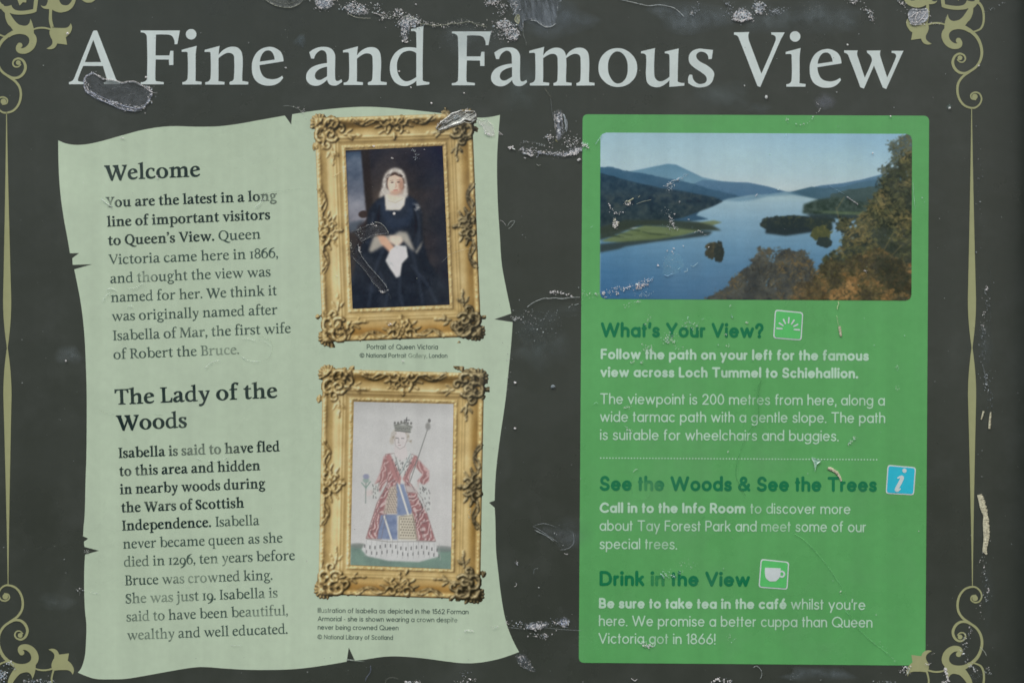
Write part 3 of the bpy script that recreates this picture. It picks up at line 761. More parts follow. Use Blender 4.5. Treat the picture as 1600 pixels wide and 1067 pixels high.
# ---- carved gilt frame -----------------------------------------------------------------------
FW, FH, FM = 252, 354, 9              # nominal frame size and the margin its carvings may poke out by
def frame_picture(op, seed, dark_right=0.8):
    """returns colours, kept-mask.  op = (l, t, r, b) border widths of the frame"""
    S = 1
    W, H = FW + 2 * FM, FH + 2 * FM
    cv = Canvas(W, H)
    X, Y = cv.X - FM, cv.Y - FM
    l, t, r, b = op
    # distance (0 outside edge .. 1 sight edge) on every side
    dl, dr, dt, db = X / l, (FW - X) / r, Y / t, (FH - Y) / b
    side = np.argmin(np.stack([dl, dr, dt, db]), 0)
    d = np.minimum(np.minimum(dl, dr), np.minimum(dt, db))
    along = np.where(side < 2, Y, X)
    bw = np.choose(side, [l, r, t, b])
    # moulding profile: lip, deep cove, fillets, bead
    kd = [-.2, 0, .02, .08, .15, .18, .24, .36, .50, .60, .63, .66, .70, .73, .76, .80, .86, .90, .93, 1.0, 1.4]
    kh = [-4, 0, 5.0, 7.5, 7.0, 5.6, 4.2, 2.2, 1.2, .9, 1.7, 1.6, .4, 1.0, .4, -.4, -.9, .3, .2, -1.6, -1.6]
    hgt = np.interp(d, kd, kh) * 1.5
    # running leaf on the lip and the sanded sight edge
    lip = np.exp(-((d - .10) / .07) ** 2)
    hgt += lip * (.35 * np.sin(along * .8 + 4 * np.sin(along * .09) + d * 20) + 3.6 * (fbm(H, W, 5, seed + 6, 3) - .5))
    bead = np.exp(-((d - .93) / .05) ** 2)
    hgt += bead * 1.1 * (fbm(H, W, 3.2, seed + 5, 2) - .5) * 3
    # wavy ribbon along the lip, swelling inward between the cartouches
    rng = np.random.RandomState(seed)
    orn = np.zeros((H, W))
    def ridge(pts, w0, hh):
        nonlocal orn
        D = cv.dist([(p[0] + FM, p[1] + FM) for p in smooth_open(pts, 5)])
        orn = np.maximum(orn, hh * np.sqrt(np.clip(1 - (D / w0) ** 2, 0, 1)))
    def leaf(x, y, ang, L, w0, hh):
        nonlocal orn
        c, s = math.cos(ang), math.sin(ang)
        u = ((X - x) * c + (Y - y) * s) / L; v = (-(X - x) * s + (Y - y) * c) / w0
        q = np.clip(1 - (2 * u - 1) ** 2, 0, 1)
        m = np.where((u > 0) & (u < 1), np.clip(1 - (v / np.maximum(q ** .6, 1e-3)) ** 2, 0, 1), 0)
        orn = np.maximum(orn, hh * np.sqrt(m) * (0.75 + .25 * np.cos(v * 6)))
    def curl(x, y, R, a0, turns, w0, hh, flip=1):
        pts = []
        for k in range(22):
            q = k / 21.0; a = a0 + flip * q * turns * 2 * math.pi; rr = R * (1 - .8 * q)
            pts.append((x + rr * math.cos(a), y + rr * math.sin(a)))
        ridge(pts, w0, hh)
    # corners
    for (cx, cy, sx, sy) in ((0, 0, 1, 1), (FW, 0, -1, 1), (0, FH, 1, -1), (FW, FH, -1, -1)):
        T = lambda u, v: (cx + sx * u, cy + sy * v)
        def cl(u, v, R, a0, turns, w0, hh, fl=1):
            a = math.atan2(sy * math.sin(a0), sx * math.cos(a0))
            x, y = T(u, v); curl(x, y, R, a, turns, w0, hh, fl * sx * sy)
        def lf(u, v, a0, L, w0, hh):
            a = math.atan2(sy * math.sin(a0), sx * math.cos(a0)); x, y = T(u, v); leaf(x, y, a, L, w0, hh)
        # shell fan on the very corner
        for k in range(7):
            lf(9, 9, math.radians(225 + (k - 3) * 24), 16, 5.2, 9 + rng.rand() * 2)
        cl(30, 12, 14, 2.6, .95, 3.6, 9.5); cl(12, 30, 14, -1.1, .95, 3.6, 9.5, -1)
        cl(26, 28, 11, .6, 1.1, 3.2, 9.0); cl(42, 20, 8, 3.4, .9, 2.6, 7.5); cl(20, 44, 8, -2.0, .9, 2.6, 7.5, -1)
        for k in range(26):
            a = math.radians(rng.uniform(-15, 105)); rr = rng.uniform(8, 40)
            lf(rr * math.cos(a) + 4, rr * math.sin(a) + 4, a + rng.uniform(-1.6, 1.6), rng.uniform(8, 16), rng.uniform(2.8, 5.2), rng.uniform(5.5, 9.5))
        lf(46, 28, .15, 20, 3.2, 6); lf(50, 26, -.5, 12, 2.6, 5); lf(52, 30, .7, 11, 2.4, 5); lf(64, 30, .05, 11, 2.8, 4.4)
        lf(26, 48, 1.4, 20, 3.2, 6); lf(24, 54, 2.1, 12, 2.6, 5); lf(30, 54, .9, 11, 2.4, 5); lf(27, 66, 1.5, 11, 2.8, 4.4)
    # the four middle cartouches
    for (cx, cy, ang) in ((FW / 2, 0, 0), (FW / 2, FH, math.pi), (0, FH * .505, -math.pi / 2), (FW, FH * .505, math.pi / 2)):
        c, s = math.cos(ang), math.sin(ang)
        T = lambda u, v: (cx + u * c - v * s, cy + u * s + v * c)
        for m in (-1, 1):
            x, y = T(m * 12, 9); curl(x, y, 9, ang + (0.3 if m > 0 else math.pi - .3), .95, 2.8, 8.5, m)
            x, y = T(m * 8, 22); curl(x, y, 6.5, ang + (1.2 if m > 0 else math.pi - 1.2), .9, 2.3, 7.5, -m)
            x, y = T(m * 16, 14); leaf(x, y, ang + (0.35 if m > 0 else math.pi - .35), 16, 3.0, 6.5)
            x, y = T(m * 14, 22); leaf(x, y, ang + (0.6 if m > 0 else math.pi - .6), 13, 2.6, 5.5)
            # ribbon wave towards the corners
            pts = [T(m * (22 + q * 44), 5 + 5.5 * math.sin(q * math.pi) ** 2 + 3 * math.cos(q * math.pi * 3)) for q in np.linspace(0, 1, 12)]
            ridge(pts, 2.3, 6.5)
            pts = [T(m * (26 + q * 40), 7 + 8 * math.sin(q * math.pi)) for q in np.linspace(0, 1, 9)]
            ridge(pts, 1.6, 5.0)
        for k in range(16):
            u, v = rng.normal(0, 9), abs(rng.normal(13, 8)); x, y = T(u, v)
            leaf(x, y, ang + math.pi / 2 + rng.uniform(-1.4, 1.4), rng.uniform(7, 13), rng.uniform(2.6, 4.6), rng.uniform(5, 8.5))
        x, y = T(0, 27); leaf(x, y, ang + math.pi / 2, 13, 4.2, 6.5)
        x, y = T(0, 12); curl(x, y, 5, ang, 1.0, 2.6, 9)
    orn = blur(orn, .55)
    carve = np.clip(orn / 3.0, 0, 1)
    hgt = np.maximum(hgt * (1 - .35 * carve), 0 * hgt - 9) + orn * .95
    hgt += carve * (fbm(H, W, 4.5, seed + 9, 3) - .5) * 6.0
    # the light in the printed photograph of the frame comes from the upper left
    gy, gx = np.gradient(blur(hgt, .5))
    nz = 1.0 / np.sqrt(1 + (gx ** 2 + gy ** 2) * .55); nx = -gx * .74 * nz; ny = -gy * .74 * nz
    lam = np.clip(nx * -.40 + ny * -.42 + nz * .74, 0, 1)
    hx, hy, hz = -.28, -.30, .91
    spec = np.clip(nx * hx + ny * hy + nz * hz, 0, 1) ** 26
    occ = np.clip(.5 + (hgt - blur(hgt, 3.2)) * .11, 0, 1)
    sh = lam * .88 + (occ - .5) * .62 + .03
    sh += (fbm(H, W, 18, seed + 3, 5) - .5) * .26
    # broad tone of the four members
    sh += np.choose(side, [.12, -.07, .0, -.03]) * np.clip(d * 4, 0, 1)
    sh += np.where((side == 2) & (d > .2) & (d < .62), -.16 * np.cos((d - .2) / .42 * math.pi), 0)
    sh += np.where((side == 3) & (d > .2) & (d < .62), -.12 * np.cos((d - .2) / .42 * math.pi) - .05, 0)
    sh += np.where((side == 1) & (d > .2) & (d < .62), -.18 * np.cos((d - .2) / .42 * math.pi), 0)
    sh += np.where((side == 0) & (d > .15) & (d < .62), .10 * np.exp(-((d - .46) / .12) ** 2), 0)
    sh -= np.clip(carve, 0, 1) * (.10 + .20 * dark_right * np.clip((X / FW - .72) * 4, 0, 1))
    ramp_x = [0, .18, .36, .52, .68, .84, 1.0]
    ramp = np.array([(46, 42, 32), (76, 64, 44), (114, 95, 61), (150, 126, 79), (176, 151, 97), (198, 177, 123), (212, 200, 158)], float)
    sh = np.clip(sh, 0, 1)
    col = np.stack([np.interp(sh, ramp_x, ramp[:, k]) for k in range(3)], -1)
    col += spec[..., None] * np.array((40, 40, 32)) * (.35 + .65 * (occ > .5)[..., None])
    # greyer and greener on the heavy carving at the right, orange in the bottom cove
    g = (carve * np.clip((X / FW - .55) * 3, 0, 1) * .45)[..., None]
    col = col * (1 - g) + (col.mean(-1, keepdims=True) * np.array((1.0, .97, .80))) * g
    o = (np.where(side == 3, 1, 0) * np.clip(1 - abs(d - .35) / .3, 0, 1) * (1 - carve) * .6)[..., None]
    col = col * (1 - o) + col * np.array((1.04, .92, .74)) * o
    # warm brown reflections lie in the coves, a pale gleam runs down the left one
    wv = np.clip(1 - abs(d - .30) / .26, 0, 1) * (1 - carve) * (.55 + .9 * (fbm(H, W, 60, seed + 12, 3) - .3))
    k2 = (np.choose(side, [.10, .85, .75, .65]) * np.clip(wv, 0, 1))[..., None]
    col = col * (1 - k2) + col * np.array((.90, .80, .60)) * k2
    gl = (np.where(side == 0, 1.0, np.where(side == 1, .35, .25)) * np.exp(-((d - .47) / .10) ** 2) * (1 - carve) * .55)[..., None]
    col = col * (1 - gl) + np.array((214, 198, 146)) * gl
    # sanding speckle at the sight edge
    sp = (bead * (np.random.RandomState(seed + 2).rand(H, W) > .8))[..., None]
    col += sp * 42
    col = blur(col, .75) + (np.random.RandomState(seed + 4).rand(H, W, 1) - .5) * 7
    keep = (d > 0) | (orn > 1.2)
    keep &= d < 1.03
    gy = col.mean(-1, keepdims=True); col = gy + (col - gy) * .9
    return np.clip(col, 0, 255), keep

def portrait_picture():
    """a plain oil portrait: pale-capped sitter in a dark dress against a dark interior"""
    w, h = 156, 256
    c = Canvas(w, h, (40, 38, 44))
    X, Y = c.X, c.Y
    n = fbm(h, w, 26, 3, 5)[..., None]
    c.a = np.array((47, 43, 43)) + (n - .5) * np.array((34, 24, 16)) - np.clip((X[..., None] - 95) / 60, 0, 1) * np.array((14, 8, -3)) - np.clip((70 - Y[..., None]) / 70, 0, 1) * np.array((10, 7, -2))
    c.a += (np.clip(1 - ((X - 62) / 34) ** 2 - ((Y - 78) / 70) ** 2, 0, 1) * 16)[..., None] * np.array((1, .85, .65))
    # window with evening sky on the left
    sky = Canvas(w, h)
    f = fbm(h, w, 22, 11, 5, cx=30)
    t = np.clip(Y / 118, 0, 1)[..., None]
    s = np.array((62, 78, 98)) * (1 - t) + np.array((142, 140, 146)) * t
    s = s + (f[..., None] - .5) * np.array((70, 66, 60))
    m = c.mask([(0, 3), (25, 2), (30, 112), (22, 120), (0, 122)], 1.2)[..., None]
    c.a = c.a * (1 - m) + s * m
    c.poly([(0, 116), (24, 112), (26, 128), (0, 132)], (74, 82, 92), 2)
    c.poly([(25, 0), (38, 0), (40, 128), (29, 128)], (38, 33, 33), 1.5, .8)
    # chair scroll
    c.ell(24, 104, 8, 6, (52, 42, 40), 2); c.poly([(14, 122), (40, 108), (44, 150), (14, 160)], (44, 38, 40), 2.5)
    # dress
    dress = [(32, 100), (44, 84), (56, 76), (66, 74), (86, 74), (98, 78), (112, 90), (118, 108), (117, 140), (124, 180), (140, 210), (150, 250), (2, 254), (6, 190), (20, 150), (28, 126)]
    c.poly(dress, (27, 32, 42), 1.6, 1, True)
    c.poly([(56, 78), (98, 80), (92, 122), (72, 140), (52, 130)], (32, 39, 52), 3)
    md = c.mask(dress, 2, True)
    c.put(md * np.clip((fbm(h, w, 16, 21, 4) - .48) * 2.2, 0, 1), (44, 50, 62), .8)
    c.poly([(44, 88), (56, 80), (70, 112), (92, 112), (100, 80), (112, 92), (96, 126), (66, 128)], (38, 48, 66), 2.5, .7)       # shawl
    for q in ([(60, 150), (40, 190), (26, 250)], [(92, 150), (104, 190), (112, 250)], [(78, 208), (76, 230), (80, 254)], [(108, 100), (112, 130), (108, 160)], [(40, 104), (36, 124), (28, 150)], [(98, 190), (120, 220), (134, 250)], [(46, 200), (56, 230), (52, 254)]):
        c.line(smooth_open(q, 4), 5, (48, 56, 70), .5, 4)
    for q in ([(50, 92), (46, 120), (40, 140)], [(104, 96), (108, 124), (100, 150)]): c.line(smooth_open(q, 4), 4, (18, 22, 30), .6, 3)
    # bodice opening
    c.poly([(59, 72), (94, 72), (90, 92), (83, 100), (60, 99)], (206, 200, 186), 1.2)
    c.poly([(63, 68), (86, 68), (88, 80), (74, 86), (64, 80)], (214, 192, 172), 1.5)
    c.line([(64, 84), (76, 88), (88, 82)], 1.4, (176, 168, 150), .7)
    c.ell(73, 105, 2.2, 2.2, (196, 192, 186), 1)
    # veil, hair, face
    c.poly([(58, 50), (64, 38), (76, 32), (88, 36), (94, 48), (96, 76), (90, 80), (64, 74), (50, 78), (56, 62)], (186, 180, 170), 1.6, .95, True)
    c.poly([(61, 56), (64, 44), (76, 39), (88, 44), (92, 56), (88, 66), (66, 66)], (66, 52, 46), 1.5, .9, True)
    c.ell(77, 57, 12.5, 17, (206, 178, 158), 2)
    c.ell(72, 60, 6, 9, (222, 196, 178), 4, .6)
    c.ell(86.5, 61, 4, 11, (146, 108, 90), 4, .7); c.ell(77, 72, 9, 4, (168, 130, 110), 3, .55)
    c.line([(66, 44), (77, 41), (88, 46)], 4, (58, 46, 42), .9, 1.5)
    for ex in (72, 82): c.ell(ex, 55, 2.2, 1.0, (66, 52, 50), 1.2, .9)
    c.line([(69, 52), (74, 51.5)], 1, (110, 84, 72), .6); c.line([(80, 51.5), (85, 52)], 1, (110, 84, 72), .6)
    c.line([(77.5, 56), (78.5, 62), (76.5, 63.5)], 1.1, (166, 122, 104), .7)
    c.line([(74, 67.5), (80, 67.5)], 1.5, (168, 96, 90), .8)
    f2 = fbm(h, w, 5, 31, 3)
    vm = c.mask([(58, 50), (64, 38), (76, 32), (88, 36), (94, 48), (96, 76), (92, 78), (90, 50), (76, 38), (64, 50), (62, 74), (50, 78)], 1)
    c.put(vm * np.clip((f2 - .45) * 3, 0, 1), (222, 220, 212), .7)
    # lace at the shoulder, forearms, fan of white cloth
    c.put(c.mask([(104, 90), (113, 92), (117, 104), (108, 106)], 1.6) * np.clip((f2 - .35) * 3, 0, 1), (176, 176, 172), .75)
    c.poly([(42, 132), (54, 140), (70, 140), (80, 134), (92, 136), (104, 168), (98, 164), (84, 148), (60, 152), (34, 166), (30, 162)], (178, 172, 158), 2, .85)
    c.poly([(44, 138), (56, 140), (66, 152), (74, 164), (66, 170), (50, 152)], (204, 160, 134), 1.6)
    c.poly([(64, 140), (82, 142), (86, 150), (76, 160), (64, 150)], (206, 190, 172), 1.6)
    c.poly([(104, 168), (117, 150), (114, 160), (106, 172)], (150, 146, 136), 1.4, .8)
    c.poly([(64, 164), (74, 156), (90, 158), (92, 176), (82, 186), (78, 206), (72, 208), (62, 192), (56, 180)], (206, 206, 202), 1.2)
    wm = c.mask([(64, 164), (74, 156), (90, 158), (92, 176), (82, 186), (78, 206), (72, 208), (62, 192), (56, 180)], 1)
    c.put(wm * np.clip((f2 - .5) * 3, 0, 1), (160, 162, 166), .5)
    c.a += (fbm(h, w, 3, 41, 2)[..., None] - .5) * 8
    c.a = c.a * .95 + 9
    return np.clip(c.a, 0, 255)

def queen_picture():
    """a plain tinted drawing: crowned lady in a rose mantle over a blue gown, on pale paper"""
    w, h = 160, 260
    c = Canvas(w, h, (186, 187, 182))
    X, Y = c.X, c.Y
    c.a += (fbm(h, w, 60, 5, 3)[..., None] - .5) * 20 + (Y[..., None] / h - .3) * np.array((5, 3, 3))
    c.a -= np.clip((22 - Y[..., None]) / 22, 0, 1) * 16
    # ground
    gm = c.mask([(0, 228), (30, 226), (80, 230), (130, 226), (160, 228), (160, 260), (0, 260)], 1.4)
    c.put(gm, (98, 136, 116)); c.put(gm * np.clip((fbm(h, w, 18, 8, 3) - .45) * 3, 0, 1), (82, 112, 100), .8)
    c.ell(12, 228, 14, 4, (104, 112, 104), 3, .8); c.ell(146, 228, 20, 5, (98, 108, 104), 3, .7)
    ink = (70, 72, 72); rose = (172, 106, 104)
    # hem of ermine
    c.poly([(17, 234), (26, 216), (60, 216), (100, 214), (134, 216), (140, 240), (108, 250), (60, 250), (26, 244)], (190, 192, 188), 1)
    # mantle and gown
    L = [(52, 82), (66, 80), (76, 112), (70, 130), (60, 150), (48, 216), (24, 216), (40, 160), (56, 128)]
    R = [(94, 80), (104, 86), (92, 112), (90, 124), (112, 150), (134, 216), (104, 216), (96, 170), (84, 128)]
    m1 = c.mask(L, .8); m2 = c.mask(R, .8); mm = np.maximum(m1, m2)
    c.put(mm, rose)
    sw = np.sin(X * .9 + 30 * fbm(h, w, 22, 14, 3) + Y * .35)
    c.put(mm * np.clip(sw * 1.6, 0, 1), (146, 82, 84), .75)
    c.put(mm * np.clip(-sw * 1.8 - .2, 0, 1), (206, 184, 178), .75)
    fine = fbm(h, w, 3.2, 15, 2); c.put(mm * np.clip((fine - .56) * 6, 0, 1), (104, 70, 72), .6)
    blue = (106, 126, 166)
    c.poly([(70, 128), (82, 128), (96, 168), (94, 178), (72, 178)], blue, .8)
    c.poly([(46, 178), (72, 176), (74, 216), (42, 216)], blue, .8)
    c.poly([(60, 134), (72, 130), (72, 176), (50, 176)], (184, 168, 148), 1)
    c.poly([(74, 178), (98, 174), (106, 216), (74, 216)], (190, 182, 156), .8)
    bm = np.maximum(c.mask([(70, 128), (82, 128), (96, 168), (94, 178), (72, 178)], .6), c.mask([(46, 178), (72, 176), (74, 216), (42, 216)], .6))
    c.put(bm * np.clip((fbm(h, w, 9, 22, 3) - .45) * 3, 0, 1), (84, 104, 150), .8)
    c.line([(74, 128), (90, 176)], 3, (196, 200, 188)); c.line([(52, 180), (64, 216)], 3, (196, 200, 188))
    # little plain charges on the pale quarters
    rng = np.random.RandomState(6)
    for k in range(40):
        x, y = (56 + (k % 4) * 4 + (k // 4) % 2 * 2, 136 + (k // 4) * 4) if k < 40 else (0, 0)
        c.line([(x, y), (x + 1.4, y + 1.6)], 1.5, (116, 96, 78), .75)
    for k in range(42):
        x, y = 79 + (k % 6) * 4 + (k // 6) % 2 * 2, 183 + (k // 6) * 4.3
        c.ell(x, y, 1.3, 1.3, (104, 90, 68), 1, .75)
    c.line([(76, 180), (97, 177), (104, 213), (76, 214), (76, 180)], 1.2, (120, 108, 84), .7)
    # bodice with ermine collar
    c.poly([(58, 82), (68, 78), (78, 90), (90, 78), (100, 82), (92, 112), (80, 124), (70, 116)], (188, 190, 184), 1)
    c.poly([(50, 86), (60, 82), (78, 118), (76, 130), (66, 118)], rose, .8); c.poly([(104, 84), (98, 82), (80, 120), (84, 126)], rose, .8)
    for k in range(60):
        x, y = rng.uniform(62, 96), rng.uniform(84, 112)
        if abs(x - 79) < 20 - (y - 84) * .5: c.line([(x, y), (x - .6, y + 2.2)], 1.1, ink, .8)
    c.line([(66, 80), (77, 112), (92, 80)], 1.6, (120, 140, 136), .7)
    # sleeves
    c.poly([(50, 84), (44, 112), (34, 134), (44, 142), (58, 118), (60, 96)], rose, .9)
    c.poly([(100, 84), (122, 106), (122, 122), (106, 134), (104, 122), (112, 112), (98, 98)], rose, .9)
    sl = np.maximum(c.mask([(50, 84), (44, 112), (34, 134), (44, 142), (58, 118), (60, 96)], .8), c.mask([(100, 84), (122, 106), (122, 122), (106, 134), (104, 122), (112, 112), (98, 98)], .8))
    c.put(sl * np.clip(sw * 1.6, 0, 1), (148, 92, 90), .7); c.put(sl * np.clip(-sw * 1.8 - .3, 0, 1), (204, 180, 174), .6)
    c.poly([(30, 132), (44, 126), (42, 148), (30, 152)], (184, 188, 180), 1); c.poly([(106, 124), (120, 132), (126, 170), (118, 172), (104, 146)], (184, 188, 182), 1)
    for k in range(46):
        x, y = (rng.uniform(31, 43), rng.uniform(130, 150)) if k < 14 else (rng.uniform(108, 124), rng.uniform(130, 168))
        c.line([(x, y), (x + .5, y + 2.4)], 1.1, ink, .8)
    c.poly([(20, 142), (32, 138), (34, 146), (24, 150)], (192, 178, 172), 1, .9); c.poly([(84, 130), (104, 132), (104, 142), (86, 140)], (196, 184, 178), 1, .9)
    for k in range(4): c.line([(86, 132 + k * 2.6), (98, 133 + k * 2.4)], .9, (120, 112, 110), .6)
    # flower in the right hand, sceptre in the left
    c.line([(22, 160), (22, 128)], 1.6, (110, 128, 118), .9); c.ell(22, 124, 5, 4, (120, 152, 138), 2, .9); c.ell(22, 118, 5, 4, (124, 130, 160), 2)
    c.line([(15, 128), (22, 136), (29, 126)], 1.8, (104, 144, 126), .9)
    c.line([(92, 124), (118, 42)], 1.5, (116, 118, 114)); c.ell(119, 36, 4, 6, (116, 116, 110), 2.5, .8); c.ell(121, 27, 2.4, 3, (96, 96, 92), 1)
    for q in (L, R): c.line(list(q) + [q[0]], .9, (112, 92, 90), .6)
    for q in ([(30, 212), (46, 160), (60, 126)], [(40, 214), (54, 168)], [(126, 212), (110, 160), (94, 128)], [(116, 214), (104, 172)], [(62, 90), (72, 118)], [(98, 92), (84, 120)], [(118, 108), (110, 126)], [(46, 116), (40, 138)]): c.line(smooth_open(q, 4), 1.0, (110, 78, 78), .6)
    # head
    c.ell(75, 53, 15, 14, (178, 172, 160), 2); c.ell(62, 60, 4, 6, (172, 160, 140), 2, .7)
    c.poly([(66, 66), (84, 66), (88, 84), (78, 92), (66, 84)], (196, 188, 184), 1)
    c.ell(75, 58, 10.5, 14, (198, 190, 186), 1.2)
    hm = np.clip((fbm(h, w, 4, 44, 2) - .5) * 4, 0, 1) * c.mask([(62, 62), (62, 46), (76, 42), (92, 46), (94, 64), (88, 62), (84, 50), (70, 50), (66, 62)], .8)
    c.put(hm, (136, 122, 96), .8)
    for ex in (70, 79): c.line([(ex - 2, 56), (ex + 2, 56)], 1.3, ink, .9)
    c.line([(73, 57), (72, 63), (74, 63)], .9, (120, 112, 110), .8); c.line([(72, 67), (76, 67)], 1.2, (142, 104, 100), .8)
    c.line([(66, 58), (68, 68), (75, 73), (82, 69), (86, 58)], .8, (120, 116, 112), .7)
    # crown
    c.poly([(64, 34), (94, 36), (91, 46), (67, 44)], (128, 132, 122), .8)
    c.line([(66, 36), (79, 32), (93, 38)], 2, (104, 108, 100), .9); c.line([(67, 44), (91, 46)], 2, (92, 96, 90), .9)
    for k in range(6): c.ell(66 + k * 5.2, 32 - (1.6 if k in (2, 3) else 0), 1.7, 2.1, (96, 98, 92), 1)
    c.line([(84, 32), (85, 23)], 1.5, ink); c.line([(81, 27), (89, 27)], 1.5, ink)
    for k in range(8): c.ell(68 + k * 3, 40 + (k % 2), 1, 1, (80, 82, 78), 1, .9)
    # fold lines and the ermine tails along the hem
    for k in range(15):
        x = 22 + k * 8.2; y0 = 220 + 2 * math.sin(k)
        c.line([(x + 3, y0 - 2), (x + (k - 7) * .35 + 3, y0 + 24)], .9, (150, 152, 150), .7)
        c.line([(x, y0 + 6), (x, y0 + 10)], 1.7, ink, .9); c.line([(x + 3, y0 + 15), (x + 3, y0 + 19)], 1.5, ink, .8)
    c.line([(26, 217), (60, 220), (100, 218), (134, 217)], 1.2, (120, 116, 106), .7)
    gy = c.a.mean(-1, keepdims=True); c.a = gy + (c.a - gy) * .70; c.a = c.a * .84 + 184 * .16
    c.a += (np.random.RandomState(9).rand(h, w, 1) - .5) * 8
    return np.clip(c.a, 0, 255)

def loch_picture():
    """the printed view: long lake between wooded hills, a peak beyond, autumn trees near"""
    w, h = 488, 264
    c = Canvas(w, h)
    X, Y = c.X, c.Y
    rng = np.random.RandomState(77)
    ramp = lambda v, xs, cols: np.stack([np.interp(v, xs, [q[k] for q in cols]) for k in range(3)], -1)
    sky = ramp(Y + (X - 160) * -.03, [0, 30, 60, 90, 110], [(146, 179, 191), (155, 185, 195), (162, 188, 196), (174, 190, 190), (186, 192, 186)])
    blu = np.clip((X - 200) / 288, 0, 1)[..., None] * np.clip(1 - Y / 80, 0, 1)[..., None]
    c.a = sky - blu * np.array((14, 6, -6)) + (fbm(h, w, 40, 1, 3)[..., None] - .5) * 5
    def ridge(pts, col, tex=0, seed=0, soft=.8, jag=0, bottom=150):
        xs = [p[0] for p in pts]; ys = [p[1] for p in pts]
        line = np.interp(np.arange(w), xs, ys)
        if jag: line = line + (fbm(1, w, 7, seed + 50, 3)[0] - .5) * jag * 2
        m = np.clip((Y - line[None, :]) / soft + .5, 0, 1) * (Y < bottom)
        m *= ((np.arange(w) >= xs[0]) & (np.arange(w) <= xs[-1]))[None, :]
        colr = np.asarray(col, float) + ((fbm(h, w, 14, seed, 4, cx=22)[..., None] - .5) * tex if tex else 0)
        c.put(m, colr)
        return line
    # far mountain and receding ridges
    ridge([(40, 62), (62, 58), (85, 53), (105, 49), (118, 50), (135, 58), (160, 70), (190, 76), (230, 79), (260, 84), (290, 92)], ramp(Y, [48, 100], [(88, 128, 150), (116, 152, 168)]), 12, 3, soft=1.6)
    ridge([(120, 92), (160, 74), (200, 77), (232, 78), (262, 84), (290, 92), (302, 93), (318, 88), (345, 82), (380, 78), (410, 72), (440, 64), (488, 56)], ramp(Y, [60, 112], [(88, 122, 146), (66, 100, 128)]), 12, 5)
    ridge([(0, 55), (18, 54), (30, 58), (60, 63), (100, 71), (130, 76), (170, 88), (220, 100), (245, 103), (260, 108)], ramp(Y, [54, 110], [(62, 98, 122), (52, 82, 104)]), 24, 4, jag=1.4)
    ridge([(295, 93), (330, 84), (352, 86), (380, 84), (400, 78), (430, 72), (488, 68)], ramp(Y, [70, 118], [(70, 104, 124), (62, 90, 102)]), 18, 6)
    ridge([(360, 96), (390, 88), (420, 84), (450, 80), (488, 78)], ramp(Y, [80, 120], [(72, 92, 92), (58, 76, 76)]), 34, 7, jag=1.5)
    # water
    wat = ramp(Y, [96, 110, 140, 180, 220, 264], [(150, 176, 180), (142, 172, 184), (120, 156, 176), (96, 136, 162), (78, 118, 148), (66, 104, 136)])
    wat = wat - np.clip((120 - X) / 160, 0, 1)[..., None] * np.array((16, 12, 6)) + (fbm(h, w, 3, 9, 3, cx=40)[..., None] - .5) * 7
    wp = [(0, 264), (0, 160), (60, 150), (120, 142), (170, 136), (150, 130), (160, 118), (200, 104), (236, 98), (262, 97), (290, 93), (306, 97), (340, 104), (360, 130), (390, 142), (460, 150), (488, 264)]
    c.put(c.mask(wp, .8), wat)
    # reflections of the far shore
    c.poly([(190, 106), (240, 98), (300, 92), (320, 100), (300, 97), (262, 100), (236, 106), (215, 108)], (92, 128, 150), 1.4, .75)
    # left dark wooded hills
    ridge([(0, 64), (20, 69), (50, 78), (90, 86), (120, 92), (160, 98), (190, 104), (197, 106), (198, 108)], ramp(Y, [64, 130], [(40, 62, 78), (44, 60, 66)]), 26, 8, jag=1.2, bottom=104)
    lh = [(0, 66), (40, 75), (90, 87), (130, 92), (185, 104), (192, 108), (176, 116), (150, 126), (130, 134), (100, 140), (0, 160)]
    m = c.mask(lh, .8); tx = fbm(h, w, 9, 12, 4, cx=13)
    c.put(m, ramp(Y, [66, 100, 140], [(42, 64, 80), (40, 58, 70), (46, 60, 64)]) + (tx[..., None] - .5) * np.array((24, 24, 20)) + (fbm(h, w, 4, 13, 2)[..., None] - .5) * np.array((22, 22, 16)))
    c.put(m * np.clip(1 - abs(Y - 112 - X * -.03) / 22, 0, 1) * np.clip((tx - .5) * 4, 0, 1), (76, 82, 72), .45)
    # fields at the water's edge
    fm = c.mask([(0, 172), (30, 160), (70, 146), (100, 148), (140, 150), (160, 153), (130, 162), (90, 170), (40, 174)], .9)
    c.put(fm, np.array((98, 114, 80)) + (fbm(h, w, 5, 15, 3, cx=30)[..., None] - .5) * 26)
    for k in range(9):
        x, y = rng.uniform(10, 90), rng.uniform(150, 166); c.line([(x, y), (x + rng.uniform(14, 30), y + rng.uniform(1, 4))], 2.2, (60, 74, 58), .55, 1.6)
    c.put(c.mask([(148, 142), (178, 138), (191, 141), (176, 146), (156, 146)], .7), (104, 118, 88))
    tr = c.mask([(0, 150), (40, 138), (100, 138), (150, 140), (176, 146), (190, 154), (150, 154), (100, 148), (60, 146), (20, 164), (0, 170)], 1.2)
    c.put(tr * np.clip((fbm(h, w, 6, 18, 3) + .05) * 5, 0, 1), (52, 62, 54), .95)
    c.poly([(0, 176), (40, 172), (90, 168), (130, 162), (160, 154), (176, 156), (170, 162), (140, 166), (90, 172), (40, 180), (30, 184), (0, 190)], (50, 62, 62), 1.2, .92)
